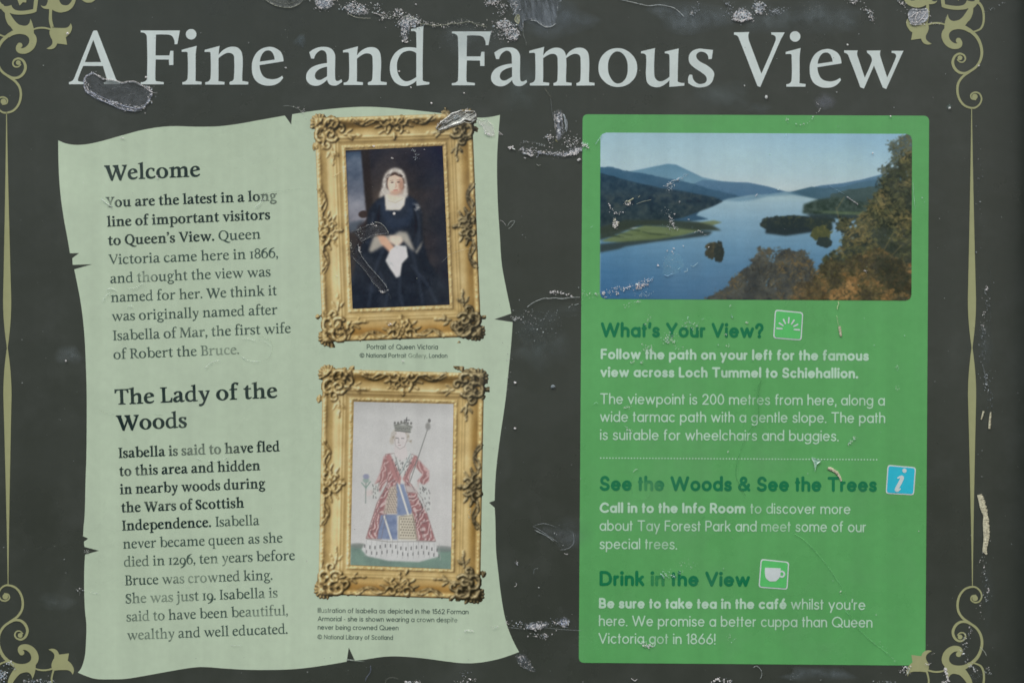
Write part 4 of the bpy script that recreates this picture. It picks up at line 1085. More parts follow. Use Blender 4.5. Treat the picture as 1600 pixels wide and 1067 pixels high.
    # islands
    def clump(cx, cy, rx, ry, base, lite, seed, thr=.30, cell=6):
        g = fbm(h, w, cell, seed, 3)
        d = ((X - cx) / rx) ** 2 + ((Y - cy) / ry) ** 2
        m = np.clip((1 - d + (g - .5) * 1.1 - .0) * 6, 0, 1)
        c.put(m, base); g2 = fbm(h, w, 3.4, seed + 3, 2)
        up = np.clip((cy - Y) / ry * .6 + .5, 0, 1)
        c.put(m * np.clip((g2 - .52) * 5, 0, 1) * up, lite, .75)
        return m
    clump(262, 142, 12, 11, (44, 54, 54), (70, 80, 62), 31)
    c.put(c.mask([(262, 134), (300, 130), (366, 132), (368, 150), (330, 156), (290, 162), (258, 158)], 1.2), (40, 52, 56))
    clump(300, 140, 40, 11, (40, 52, 54), (76, 82, 62), 33); clump(345, 142, 24, 14, (44, 56, 54), (80, 84, 58), 34)
    c.put(c.mask([(318, 112), (340, 104), (370, 100), (410, 108), (470, 112), (470, 128), (400, 136), (330, 128), (316, 126)], 1.4), np.array((54, 70, 64)) + (fbm(h, w, 5, 36, 3)[..., None] - .5) * 50)
    c.poly([(330, 122), (400, 124), (460, 120), (460, 127), (380, 128)], (96, 116, 84), 1.2, .8)
    c.poly([(322, 127), (440, 129), (440, 134), (330, 134)], (48, 62, 66), 1.2, .8)
    c.poly([(362, 140), (420, 134), (420, 152), (364, 152)], (122, 158, 182), 1.2, .9)
    clump(346, 158, 17, 13, (74, 80, 54), (104, 104, 62), 37); clump(350, 172, 13, 9, (46, 58, 58), (60, 70, 62), 38)
    clump(178, 186, 14, 14, (56, 58, 48), (92, 84, 60), 41, cell=5); clump(186, 188, 8, 17, (42, 50, 48), (70, 70, 56), 42, cell=5)
    # near autumn trees: right bank and bottom
    def leafy(poly, cols, n, seed, size=(2, 5), dark=(46, 50, 40), dens=.9):
        r2 = np.random.RandomState(seed)
        base = c.mask(smooth_closed(poly), 1.2)
        base = blur(base, 5)
        g = .55 * fbm(h, w, 18, seed + 5, 4) + .45 * fbm(h, w, 5, seed + 8, 3)
        m = np.clip((base + (g - .5) * 2.4 - .42) * 5, 0, 1) * np.clip(base * 14 - .4, 0, 1)
        body = np.asarray(dark, float) + (fbm(h, w, 12, seed + 6, 4)[..., None] - .5) * np.array((60, 56, 40))
        c.put(m, body, dens)
        ys, xs = np.nonzero(m > .6)
        big = fbm(h, w, 26, seed + 7, 3)
        for k in range(n):
            i = r2.randint(len(ys)); x, y = xs[i] + r2.uniform(-4, 4), ys[i] + r2.uniform(-4, 4)
            q = big[min(h - 1, int(max(0, y))), min(w - 1, int(max(0, x)))]
            ci = int(np.clip((q - .3) * 2.6 * len(cols) * .8 + r2.uniform(-.9, .9), 0, len(cols) - 1))
            s = r2.uniform(*size) * .85; a = r2.uniform(-1.2, 1.5)
            x0, x1 = int(max(0, x - s * 2)), int(min(w, x + s * 2 + 1)); y0, y1 = int(max(0, y - s * 2)), int(min(h, y + s * 2 + 1))
            if x1 <= x0 or y1 <= y0: continue
            dx, dy = X[y0:y1, x0:x1] - x, Y[y0:y1, x0:x1] - y
            u = dx * math.cos(a) + dy * math.sin(a); v = -dx * math.sin(a) + dy * math.cos(a)
            mk = np.clip(1.4 - (u / s) ** 2 - (v / (s * .42)) ** 2, 0, 1)[..., None] * r2.uniform(.35, .85)
            cc = np.asarray(cols[ci], float) * r2.uniform(.8, 1.15)
            c.a[y0:y1, x0:x1] = c.a[y0:y1, x0:x1] * (1 - mk) + cc * mk
    olive = [(52, 60, 50), (68, 74, 54), (86, 88, 60), (102, 98, 64), (116, 106, 70)]
    rust = [(62, 60, 50), (90, 82, 58), (118, 96, 62), (138, 106, 66), (152, 118, 74)]
    grey = [(64, 66, 62), (82, 80, 66), (96, 88, 66), (108, 92, 62)]
    leafy([(452, 14), (470, 8), (488, 4), (488, 80), (470, 60), (440, 64), (434, 52), (456, 36)], olive[:4], 420, 91, (1.2, 3), (64, 72, 66), .75)
    leafy([(452, 60), (488, 40), (488, 264), (330, 264), (350, 200), (380, 170), (372, 140), (410, 128), (420, 110), (436, 84)], olive, 3000, 92, (1.5, 5))
    for k in range(16):
        x, y = rng.uniform(370, 470), rng.uniform(110, 230); c.line([(x, y), (x + rng.uniform(-16, 16), y - rng.uniform(12, 26))], 1.1, (140, 124, 78), .5)
    leafy([(186, 250), (200, 234), (230, 214), (246, 190), (270, 178), (300, 184), (330, 196), (340, 230), (350, 264), (176, 264)], grey, 1200, 93, (1.3, 3.8), (66, 66, 60), .9)
    for k in range(22):
        x, y = rng.uniform(215, 330), rng.uniform(200, 262); c.line([(x, y), (x + rng.uniform(-9, 9), y - rng.uniform(6, 16))], 1.0, (40, 42, 42), .6)
    leafy([(330, 264), (336, 226), (350, 206), (390, 196), (430, 180), (456, 192), (488, 214), (488, 264)], rust, 1500, 94, (1.5, 5), (74, 68, 46), .6)
    leafy([(428, 196), (470, 202), (488, 240), (488, 252), (440, 236)], [(52, 56, 44), (70, 66, 46)], 300, 95, (2, 4), (48, 50, 42), .7)
    leafy([(300, 264), (310, 236), (330, 230), (356, 264)], rust, 260, 96, (1.4, 4), (84, 72, 48), .6)
    c.a = blur(c.a, .7); gy = c.a.mean(-1, keepdims=True); c.a = gy + (c.a - gy) * .94
    c.a += (np.random.RandomState(19).rand(h, w, 1) - .5) * 5
    return np.clip(c.a, 0, 255)
# ----------------------------------------------------------------------------------------------
#  the lettering and pictures on the board
# ----------------------------------------------------------------------------------------------
FIT = []
s = Sheet(S2)
K8 = 1 / 8.0
TITLE = [('A', 107.8, 132.2), ('F', 220, 132.3), ('i', 284, 132.6), ('n', 319.8, 132.7), ('e', 393.5, 132.8), ('a', 478.3, 133.2), ('n', 536, 133.4), ('d', 609.2, 133.6), ('F', 706, 133.8), ('a', 767.2, 134.0), ('m', 826.9, 134.2),
         ('o', 935, 134.6), ('u', 1001.6, 134.8), ('s', 1075.3, 135.0), ('V', 1146.7, 135.8), ('i', 1227.5, 136.0), ('e', 1265, 136.1), ('w', 1318.8, 136.3)]
for ch, x, y in TITLE:
    adv, res = serif_glyph(ch, 0, 8)
    for i, (pts, tris) in enumerate(res):
        s.tri([(x + px * K8, y - py * K8) for px, py in pts], tris, i * 1.2e-5)
title = child(s.build('title_lettering', M_TITLE, board))

KB, KH = 15.4 / 672, 23.6 / 672
BW, HW = 20, 15
def serif_block(name, lines, k, wt, mat, parent, n=4):
    s = Sheet(S2)
    for text, x0, y0, x1, y1 in lines:
        FIT.append((text[:14], round(set_line(s, [(text, 'serif', wt, 0)], x0, y0, x1, y1, k, n=n), 3)))
    return child(s.build(name, mat, parent))
serif_block('heading_lettering', [('Welcome', 164.2, 282, 313, 275.8)], KH, HW, M_BLACK, scroll)
serif_block('heading_lettering', [('The Lady of the', 180.5, 632, 433.7, 621), ('Woods', 182.5, 672, 292.5, 667.4)], KH, HW, M_BLACK, scroll)
serif_block('bold_lettering', [('You are the latest in a long', 166.2, 323.9, 433, 313.2), ('line of important visitors', 168, 354.2, 422.5, 342.6), ('to Queen’s View.', 169.5, 383.3, 335, 376)], KB, BW, M_BLACK, scroll)
serif_block('bold_lettering', [('Isabella is said to have fled', 186, 715, 437.5, 704.5), ('to this area and hidden', 187, 743.2, 407, 734), ('in nearby woods during', 188, 771.6, 415, 762), ('the Wars of Scottish', 190, 800, 381.7, 792.3), ('Independence.', 191.5, 828.3, 330, 822.5)], KB, BW, M_BLACK, scroll)
serif_block('text_lettering', [('Queen', 341.7, 376, 407.5, 373), ('Victoria came here in 1866,', 170, 413.2, 434.5, 402.5), ('and thought the view was', 172.5, 442.6, 423, 431.6), ('named for her. We think it', 173.7, 472, 433, 461), ('was originally named after', 175, 501.4, 433.7, 491), ('Isabella of Mar, the first wife', 177, 531.8, 454.5, 519.8), ('of Robert the Bruce.', 177.5, 561, 373.7, 553)], KB, 0, M_GREY, scroll)
serif_block('text_lettering', [('Isabella', 337, 822.3, 405.7, 819.6), ('never became queen as she', 192.5, 856.6, 441.7, 846.8), ('died in 1296, ten years before', 194, 884.8, 461, 874.2), ('Bruce was crowned king.', 195.7, 913.8, 425.7, 905), ('She was just 19. Isabella is', 196.7, 942, 434, 932.6), ('said to have been beautiful,', 198, 970.2, 450, 960.2), ('wealthy and well educated.', 199, 999, 449.5, 989.2)], KB, 0, M_GREY, scroll)

def sans_block(name, lines, mats, parent, depth=S2):
    s = Sheet(depth)
    for runs, cap, x0, y0, x1, y1 in lines:
        FIT.append((runs[0][0][:14], round(set_line(s, runs, x0, y0, x1, y1, cap / 700.0, n=4), 3)))
    return child(s.build(name, mats, parent))
def R(t, w, m=0): return (t, 'sans', w, m)
LI, BO, HE = 84, 146, 138
sans_block('heading_lettering', [([R('What’s Your View?', HE)], 23.5, 938.7, 527, 1193, 528.2)], M_DKGREEN, green)
sans_block('heading_lettering', [([R('See the Woods & See the Trees', HE)], 23.5, 937, 766.5, 1370, 768.3)], M_DKGREEN, green)
sans_block('heading_lettering', [([R('Drink in the View', HE)], 23.5, 936.7, 914.7, 1171.7, 916.2)], M_DKGREEN, green)
sans_block('bold_lettering', [([R('Follow the path on your left for the famous', BO)], 16.6, 938.5, 561.3, 1357.5, 563.8), ([R('view across Loch Tummel to Schiehallion.', BO)], 16.6, 938, 589.2, 1341, 591.2)], M_PALE, green)
sans_block('text_lettering', [([R('The viewpoint is 200 metres from here, along a', LI)], 17, 937.5, 631.2, 1382.5, 633.8), ([R('wide tarmac path with a gentle slope. The path', LI)], 17, 937.5, 659, 1383, 661), ([R('is suitable for wheelchairs and buggies.', LI)], 17, 937.5, 687.2, 1310.5, 689.2)], M_PALE, green)
sans_block('text_lettering', [([R('Call in to the Info Room', BO)], 16.6, 936.7, 801, 1164.5, 802), ([R('to discover more', LI)], 16.6, 1172.5, 802.2, 1328.7, 803), ([R('about Tay Forest Park and meet some of our', LI)], 17, 936.7, 829, 1353, 831.2), ([R('special trees.', LI)], 17, 936.7, 857.5, 1058, 858)], M_PALE, green)
sans_block('text_lettering', [([R('Be sure to take tea in the café', BO)], 16.6, 935.7, 950, 1229, 951.4), ([R('whilst you’re', LI)], 17, 1235.7, 951.6, 1352, 952.6), ([R('here. We promise a better cuppa than Queen', LI)], 17, 935.7, 977.6, 1363, 980), ([R('Victoria got in 1866!', LI)], 17, 935, 1005, 1118, 1006.2)], M_PALE, green)
sans_block('caption_lettering', [([R('Portrait of Queen Victoria', LI)], 7.9, 573.2, 545.6, 684.3, 545.8), ([R('© National Portrait Gallery, London', LI)], 7.0, 562, 558.5, 699, 559)], M_GREY, scroll)
sans_block('caption_lettering', [([R('Illustration of Isabella as depicted in the 1562 Forman', LI)], 7.8, 496.5, 956.6, 732, 959), ([R('Armorial - she is shown wearing a crown despite', LI)], 7.8, 496.5, 969.7, 714.7, 971.7), ([R('never being crowned Queen', LI)], 7.8, 496.5, 983, 622.7, 984), ([R('© National Library of Scotland', LI)], 7.2, 496, 997.8, 614, 998.9)], M_GREY, scroll)
s = Sheet(S2)
for k in range(91):
    t = k / 90.0; s.poly(ellipse(938.6 + 431 * t, 715.3 + 2.6 * t, 1.15, 1.15, 10))
child(s.build('dotted_line', M_PALE, green))

# ---- little square signs ------------------------------------------------------------------------
def icon(name, c, fill, label):
    s = Sheet(S2); s.poly(round_rect(c, 5))
    q = np.array(c, float); m = q.mean(0)
    o = child(s.build(name, M_PALE2, board)); tag(o, label)
    s = Sheet(S3); s.poly(round_rect([tuple(m + (p - m) * (1 - 3.6 / 44)) for p in q], 3.8))
    child(s.build('icon_ground', fill, o)); return o, m
o, m = icon('viewpoint_icon', [(1210.7, 483.7), (1255, 488), (1252.3, 532), (1208, 528.5)], M_LTGREEN, 'square green icon with seven white sun rays')
s = Sheet(S4)
for k in range(7):
    a = math.radians(184 + k * 30); cx, cy = 1231.3, 514.2
    r0, r1 = 9.6, (16.5 if k % 3 else 17.5)
    s.poly(ribbon([(cx + r0 * math.cos(a), cy + r0 * math.sin(a)), (cx + r1 * math.cos(a), cy + r1 * math.sin(a))], [2.0, 2.6]))
child(s.build('icon_symbol', M_PALE2, o))
o, m = icon('information_icon', [(1386.6, 725.7), (1431.2, 729.6), (1428, 773.4), (1383.6, 771)], M_CYAN, 'square blue icon with a white letter i')
s = Sheet(S4); s.poly(ellipse(1413, 734.9, 3.4, 3.4, 14))
q = cr([(1402.5, 746.5, 2), (1407, 744.8, 4.2), (1409.5, 746, 5.6), (1405.5, 755, 5.8), (1401, 763, 5.4), (1400.5, 765.6, 4.6), (1403, 765.6, 3.4), (1406, 763.5, 2.2)], 4)
s.poly(ribbon([(a[0], a[1]) for a in q], [a[2] for a in q])); child(s.build('icon_symbol', M_PALE2, o))
o, m = icon('cup_icon', [(1188.6, 872.5), (1233, 877.2), (1230.4, 920.7), (1185, 917.3)], M_LTGREEN, 'square green icon with a white tea cup')
s = Sheet(S4); s.poly(flow(parse("1195.2,886.2 1219.5,887.2 1219.3,896* 1217.5,902* 1212,907.5 1203,907.8 1197,903* 1195,896*"), 4))
s.poly(ellipse(1221.5, 896.5, 5.2, 5.6, 20), [ellipse(1221.3, 896.3, 2.7, 3.2, 16)]); child(s.build('icon_symbol', M_PALE2, o))

# ---- printed pictures ---------------------------------------------------------------------------
def bilinear(q, u, v):
    (ax, ay), (bx, by), (cx, cy), (dx, dy) = q         # tl tr br bl
    return ((1 - v) * ((1 - u) * ax + u * bx) + v * ((1 - u) * dx + u * cx), (1 - v) * ((1 - u) * ay + u * by) + v * ((1 - u) * dy + u * cy))
def picture_mesh(name, colours, quad, depth, parent, keep=None, u0=0, v0=0, us=None, vs=None):
    """one fine flat mesh carrying the print as colours of its points"""
    h, w = colours.shape[:2]; us = us or w - 1; vs = vs or h - 1
    U, V = np.meshgrid((np.arange(w) - u0) / us, (np.arange(h) - v0) / vs)
    X, Y = bilinear(quad, U, V)
    co = np.empty((h * w, 3)); co[:, 0] = (X.ravel() - 800) * PX; co[:, 1] = -depth; co[:, 2] = ZC - (Y.ravel() - 533.5) * PX
    idx = np.arange(h * w).reshape(h, w)
    f = np.stack([idx[1:, :-1], idx[1:, 1:], idx[:-1, 1:], idx[:-1, :-1]], -1)
    if keep is not None:
        k = keep[1:, :-1] & keep[1:, 1:] & keep[:-1, 1:] & keep[:-1, :-1]; f = f[k]
    f = f.reshape(-1, 4)
    used = np.zeros(h * w, bool); used[f.ravel()] = True
    remap = np.cumsum(used) - 1
    co = co[used]; f = remap[f]; col = D(colours.reshape(-1, 3))[used]
    me = bpy.data.meshes.new(name)
    me.vertices.add(len(co)); me.vertices.foreach_set('co', co.ravel())
    me.loops.add(f.size); me.loops.foreach_set('vertex_index', f.ravel().astype(np.int32))
    me.polygons.add(len(f)); me.polygons.foreach_set('loop_start', np.arange(0, f.size, 4, dtype=np.int32)); me.polygons.foreach_set('loop_total', np.full(len(f), 4, dtype=np.int32))
    me.update(); me.validate()
    a = me.color_attributes.new('picture', 'FLOAT_COLOR', 'POINT')
    a.data.foreach_set('color', np.concatenate([col, np.ones((len(col), 1))], 1).ravel().astype(np.float32))
    return child(link(name, me, M_PICT, parent))

def loch_mask(h, w, r=8):
    Y, X = np.mgrid[0:h, 0:w]; dx = np.maximum(np.maximum(r - X, X - (w - 1 - r)), 0); dy = np.maximum(np.maximum(r - Y, Y - (h - 1 - r)), 0)
    return np.hypot(dx, dy) <= r
pic = loch_picture()
picture_mesh('landscape_print', pic, [(938.2, 207.6), (1425, 209.6), (1424, 469.8), (937.2, 467)], S2, green, loch_mask(*pic.shape[:2]))

for quad, opening, seed, painter, label in (
        ([(490.5, 184), (738.5, 176), (753, 526.5), (503.5, 535.5)], [(540, 235.5), (691.5, 228), (702.5, 476), (551, 482.5)], 7, portrait_picture, 'gilt frame round a dark portrait of a lady in a white cap'),
        ([(503.5, 575.5), (757.5, 582), (751, 937), (496.5, 929)], [(553, 627.5), (708.5, 631), (704.5, 888.5), (547.5, 882)], 23, queen_picture, 'gilt frame round a tinted drawing of a crowned lady in a rose mantle')):
    q = np.array(quad); p = np.array(opening)
    wdt = np.hypot(*(q[1] - q[0])); hgt = np.hypot(*(q[3] - q[0]))
    l = np.mean([p[0][0] - q[0][0], p[3][0] - q[3][0]]) / wdt * FW; r = np.mean([q[1][0] - p[1][0], q[2][0] - p[2][0]]) / wdt * FW
    t = np.mean([p[0][1] - q[0][1], p[1][1] - q[1][1]]) / hgt * FH; b = np.mean([q[3][1] - p[3][1], q[2][1] - p[2][1]]) / hgt * FH
    col, keep = frame_picture((l, t, r, b), seed)
    fr = picture_mesh('gold_frame', col, quad, S2, board, keep, FM, FM, FW, FH); tag(fr, label)
    picture_mesh('portrait_print', painter(), opening, S3, fr)
print('FIT', FIT)
# ----------------------------------------------------------------------------------------------
#  what the weather did: lifted laminate, lime crusts, scratches, specks
# ----------------------------------------------------------------------------------------------
M_CRUSTA = film_material('lime_flecks', .5)
def zt(s, x0, y0, k):
    """positions read in an enlarged crop -> photograph positions"""
    return [(x0 + float(a) / k, y0 + float(b) / k) + ((1,) if False else ()) for a, b in (t.split(',') for t in s.split())]

def grid_field(w, h, cell, seed, octv=4): return fbm(h, w, cell, seed, octv)
LOOSE = []        # flecks too scattered to make a patch

def film(name, outline, mid, rim, rimw=3.0, lift=.0010, seed=0, label=None, streak=0.0, edge=1.0, step=.7, base=.0008, parent=None, rimgate=.42, texture=.5, smooth=True, grain=0.0):
    """a sheet of lifted laminate: mid / rim are (colour, cover); the rim curls up in broken pale flecks"""
    pts = smooth_closed(outline, 5) if smooth else outline
    A = np.array(pts, float); x0, y0 = A.min(0) - 2; x1, y1 = A.max(0) + 2
    w, h = int((x1 - x0) / step) + 2, int((y1 - y0) / step) + 2
    cv = Canvas(w, h); loc = [((p[0] - x0) / step, (p[1] - y0) / step) for p in pts]
    ins = cv.mask(loc, 0, ss=1) > .5
    dist = cv.dist(loc + [loc[0]]) * step
    n1 = grid_field(w, h, 16, seed + 1); n2 = grid_field(w, h, 3.4, seed + 2, 2); n3 = grid_field(w, h, 7, seed + 3, 3)
    if streak:
        t = streak; U = cv.X * math.cos(t) + cv.Y * math.sin(t); V = -cv.X * math.sin(t) + cv.Y * math.cos(t)
        L = max(w, h); big = fbm(2 * L, 2 * L, 3.2, seed + 9, 3, cx=26)        # drawn-out wrinkles
        iu = np.clip((U - U.min()), 0, 2 * L - 1).astype(int); iv = np.clip((V - V.min()), 0, 2 * L - 1).astype(int)
        wr = np.clip((big[iv, iu] - .5) * 2.2 + .5, 0, 1); n1 = .45 * n1 + .55 * wr; n2 = .6 * n2 + .4 * wr
    r = np.clip(1 - dist / (rimw * (.5 + n3)), 0, 1) * np.clip((n2 - rimgate) * 5, 0, 1)
    if name == 'lime_patch': edge = max(edge, dist[ins].max() * .8)
    edgef = np.clip(dist / edge * (.5 + n3), 0, 1) if edge > 1 else np.ones_like(dist)
    def frost(c):
        c = np.array(c, float); return c if name == 'cloudy_film' else np.clip(c.mean() * .35 + c * .65, 0, 235)
    cm, am = lin(frost(mid[0])), mid[1]; crm, ar = lin(frost(rim[0]) * 1.06), rim[1]
    tex = np.clip(1 + (n1 - .5) * 2 * texture + (n2 - .5) * texture, .15, 2.2)
    col = cm[None, None] * tex[..., None] * (1 - r[..., None]) + crm[None, None] * (.75 + .6 * n2[..., None]) * r[..., None]
    al = np.clip(am * edgef * (.55 + .9 * n1 if texture > .3 else .85 + .3 * n1), 0, 1) * (1 - r) + ar * r
    if name == 'lime_patch' or grain:
        sp = np.clip((fbm(h, w, 2.6, seed + 21, 2) * .6 + .4 * grid_field(w, h, 9, seed + 22, 2) - .5) * 7, 0, 1)
        col = col * (.62 * (1 - sp[..., None])) + lin(np.array((196, 206, 216.0)))[None, None] * sp[..., None]
        al = np.clip(al * (.45 + .2 * n1) + sp * np.clip(al * 1.5, 0, 1) * .7, 0, 1)
    hgt = base + .4 * lift * (np.clip(1 - abs(dist - rimw * .6) / (rimw * 1.2), 0, 1) * (.4 + n3) + .25 * (n2 - .4) + .35 * n1 * np.clip(dist / 6, 0, 1))
    keep = ins
    idx = np.arange(w * h).reshape(h, w)
    k = keep[1:, :-1] & keep[1:, 1:] & keep[:-1, 1:] & keep[:-1, :-1]
    f = np.stack([idx[1:, :-1], idx[1:, 1:], idx[:-1, 1:], idx[:-1, :-1]], -1)[k].reshape(-1, 4)
    used = np.zeros(w * h, bool); used[f.ravel()] = True; remap = np.cumsum(used) - 1
    X = x0 + cv.X.ravel() * step; Y = y0 + cv.Y.ravel() * step
    co = np.stack([(X - 800) * PX, -np.maximum(hgt.ravel(), base * .9), ZC - (Y - 533.5) * PX], 1)[used]
    me = bpy.data.meshes.new(name); me.from_pydata(co.tolist(), [], remap[f].tolist()); me.update()
    a = me.color_attributes.new('film', 'FLOAT_COLOR', 'POINT')
    al = np.clip(al, 0, 1)
    alb = np.clip(col.reshape(-1, 3) * (2 - al.reshape(-1, 1)) / GAIN, 0.004, .9)
    a.data.foreach_set('color', np.concatenate([alb, np.clip(al, 0, 1).reshape(-1, 1)], 1)[used].ravel().astype(np.float32))
    me.polygons.foreach_set('use_smooth', [True] * len(me.polygons))
    o = child(link(name, me, M_FILM, parent or board))
    if label: tag(o, label)
    return o

class Flecks:
    """little raised scales of lime and lifted varnish, all of one patch in one mesh"""
    def __init__(self, seed): self.r = random.Random(seed); self.items = []
    def one(self, x, y, s, col, a, stretch=1.0, ang=None, d=.0011):
        r = self.r; n = r.randint(4, 6); b = 0; V, F, K = [], [], []; ang = r.uniform(0, 6.28) if ang is None else ang
        tx, ty = r.gauss(0, .35), r.gauss(0, .35)
        ca, sa = math.cos(ang), math.sin(ang)
        col = np.array(col, float); col = col.mean() * .35 + col * .65
        cl = np.clip(lin(col) * r.uniform(.8, 2.1) / GAIN, .01, .9)
        for ring, q, hh in ((0, 1.0, 0.0), (1, .55, s * .35 * PX)):
            for k in range(n):
                t = 6.283 * k / n; rr = s * q * r.uniform(.6, 1.25)
                u, w = rr * stretch * math.cos(t), rr * math.sin(t); px, py = x + u * ca - w * sa, y + u * sa + w * ca
                V.append(P(px, py, d + hh + (u * tx + w * ty) * PX * .5)); K.append((*cl, a))
        for k in range(n): F.append((b + k, b + (k + 1) % n, b + n + (k + 1) % n, b + n + k))
        F.append(tuple(b + n + k for k in range(n)))
        self.items.append(([(x, y)], V, F, K))
    def along(self, pts, n, wid, size=(.5, 1.6), col=(176, 190, 202), a=(.5, 1), stretch=(1, 2), follow=False):
        q = [np.array(p, float) for p in pts]; L = [0]
        for i in range(len(q) - 1): L.append(L[-1] + np.hypot(*(q[i + 1] - q[i])))
        for _ in range(n):
            t = self.r.uniform(0, L[-1]); i = max(k for k in range(len(L)) if L[k] <= t + 1e-9); i = min(i, len(q) - 2)
            u = (t - L[i]) / max(L[i + 1] - L[i], 1e-6); p = q[i] + (q[i + 1] - q[i]) * u; dd = (q[i + 1] - q[i])
            s = self.r.uniform(0, 1) ** 2 * (size[1] - size[0]) + size[0]
            sp = wid * (1 if self.r.random() < .78 else 2.6)
            self.one(p[0] + self.r.gauss(0, sp), p[1] + self.r.gauss(0, sp), s * (1 if sp == wid else .7), col, self.r.uniform(*a), self.r.uniform(*stretch), math.atan2(dd[1], dd[0]) + self.r.gauss(0, .3) if follow else None)
        return self
    def blob(self, cx, cy, rx, ry, n, size=(.5, 1.4), col=(176, 190, 202), a=(.5, 1), stretch=(1, 1.8)):
        for _ in range(n):
            t = self.r.uniform(0, 6.283); m = math.sqrt(self.r.uniform(0, 1)) if self.r.random() < .78 else self.r.uniform(.8, 1.7)
            s = self.r.uniform(0, 1) ** 2 * (size[1] - size[0]) + size[0]
            self.one(cx + rx * m * math.cos(t), cy + ry * m * math.sin(t), s, col, self.r.uniform(*a), self.r.uniform(*stretch))
        return self
    def hair(self, pts, w, col=(170, 178, 176), a=.8, d=.0011, jit=.35):
        """a raised scratch or film edge: a thin three-sided ridge"""
        q = cr([(p[0], p[1], w) for p in pts], 6); b = 0; n = len(q); V, F, K = [], [], []; cl = np.clip(lin(np.array(col, float)) / GAIN, .01, .9)
        for i, p in enumerate(q):
            t = q[min(i + 1, n - 1)][:2] - q[max(i - 1, 0)][:2]; t = t / (np.hypot(*t) + 1e-9); nn = np.array((-t[1], t[0]))
            ww = w * .5 * self.r.uniform(1 - jit, 1 + jit) * min(1, .25 + min(i, n - 1 - i) * .5)
            aa = a * self.r.uniform(1 - jit, 1)
            for k, hh in ((-1, 0), (0, ww * .8 * PX), (1, 0)):
                V.append(P(p[0] + nn[0] * ww * k, p[1] + nn[1] * ww * k, d + hh)); K.append((*cl, aa if k == 0 else aa * .7))
        for i in range(n - 1):
            for k in (0, 1): F.append((b + i * 3 + k, b + i * 3 + k + 1, b + i * 3 + 4 + k, b + i * 3 + 3 + k))
        self.items.append(([(p[0], p[1]) for p in q[::2]], V, F, K))
        return self
    def build(self, name, label=None, kind=None, least=26, gap=9.0):
        """each patch of neighbouring flecks becomes a part; stragglers join the loose specks"""
        it = self.items
        if kind == 'stuff': groups = [list(range(len(it)))]
        else:
            own = np.array([i for i, e in enumerate(it) for _ in e[0]]); xy = np.array([p for e in it for p in e[0]], float)
            lab = list(range(len(it)))
            def root(a):
                while lab[a] != a: lab[a] = lab[lab[a]]; a = lab[a]
                return a
            for i in range(len(xy)):
                for j in np.nonzero(np.hypot(*(xy[i + 1:] - xy[i]).T) < gap)[0]:
                    a, b = root(own[i]), root(own[i + 1 + j])
                    if a != b: lab[b] = a
            by = {}
            for i in range(len(it)): by.setdefault(root(i), []).append(i)
            groups = sorted(by.values(), key=len, reverse=True)
        for gi, ids in enumerate(groups):
            if kind != 'stuff' and len(ids) < least: LOOSE.extend(it[i] for i in ids); continue
            o = fleck_mesh(name, [it[i] for i in ids])
            if gi == 0: tag(o, label, kind=kind)
def fleck_mesh(name, items):
    v, f, c = [], [], []
    for _, V, F, K in items:
        b = len(v); v += V; c += K; f += [tuple(b + i for i in q) for q in F]
    me = bpy.data.meshes.new(name); me.from_pydata(v, [], f); me.update()
    a = me.color_attributes.new('film', 'FLOAT_COLOR', 'POINT'); a.data.foreach_set('color', np.array(c, np.float32).ravel())
    return child(link(name, me, M_CRUSTA, board))

ICE = (172, 186, 200); WHITE = (196, 202, 200); MUD = (120, 122, 108); BLUE = (112, 126, 140)

# -- the big blister under the A of the title
film('film_blister', zt("525,545 530,490 560,468 590,458 620,475 650,495 700,500 740,508 765,520 800,512 840,512 880,530 920,545 950,570 958,585 940,610 930,640 910,670 880,695 850,702 800,695 750,680 700,660 650,640 600,610 550,580", 0, 0, 4),
     ((68, 74, 77), .5), ((176, 182, 196), .9), 2.4, .0010, 3, 'dark lifted film with a frosted rim under the letter A', rimgate=.46, texture=.45)
fl = Flecks(5)
fl.along(zt("590,460 545,475 527,510 530,545 550,580", 0, 0, 4), 64, 1.1, (.3, 1.2), (176, 182, 204), (.5, 1)).along(zt("600,462 650,495 745,512", 0, 0, 4), 40, .8, (.3, 1), WHITE, (.5, 1))
fl.along(zt("530,500 545,540 570,580 640,620 700,650 780,685 850,690", 0, 0, 4), 90, 1.0, (.4, 1.3), (164, 172, 190), (.4, .95), (1, 2.4), True)
fl.along(zt("690,640 760,655 820,675 900,670", 0, 0, 4), 60, 1.0, (.4, 1.1), (150, 158, 170), (.4, .9), (1, 3), True)
fl.along(zt("900,545 950,570 930,640 890,690", 0, 0, 4), 60, 1.6, (.4, 1.4), ICE, (.5, 1))
for q in ("590,460 550,472 527,508 528,545 545,580 600,615 680,650 760,685 850,700", "560,575 640,612 720,645 800,672 880,680 925,640 955,588"): fl.hair(zt(q, 0, 0, 4), 1.5, (166, 174, 192), .75, jit=.6)
fl.hair(zt("590,462 640,492 700,500 745,515 770,518 800,512 850,514 900,545 945,580", 0, 0, 4), 1.1, (206, 208, 198), .9)
fl.hair(zt("945,582 985,583", 0, 0, 4), .6, WHITE, .6)
for s in ("760,620 800,600 840,590 850,620 830,640", "620,520 640,540 630,560", "700,560 760,545 820,560"): fl.hair(zt(s, 0, 0, 4), .9, (120, 128, 130), .35)
fl.build('lime_crust')

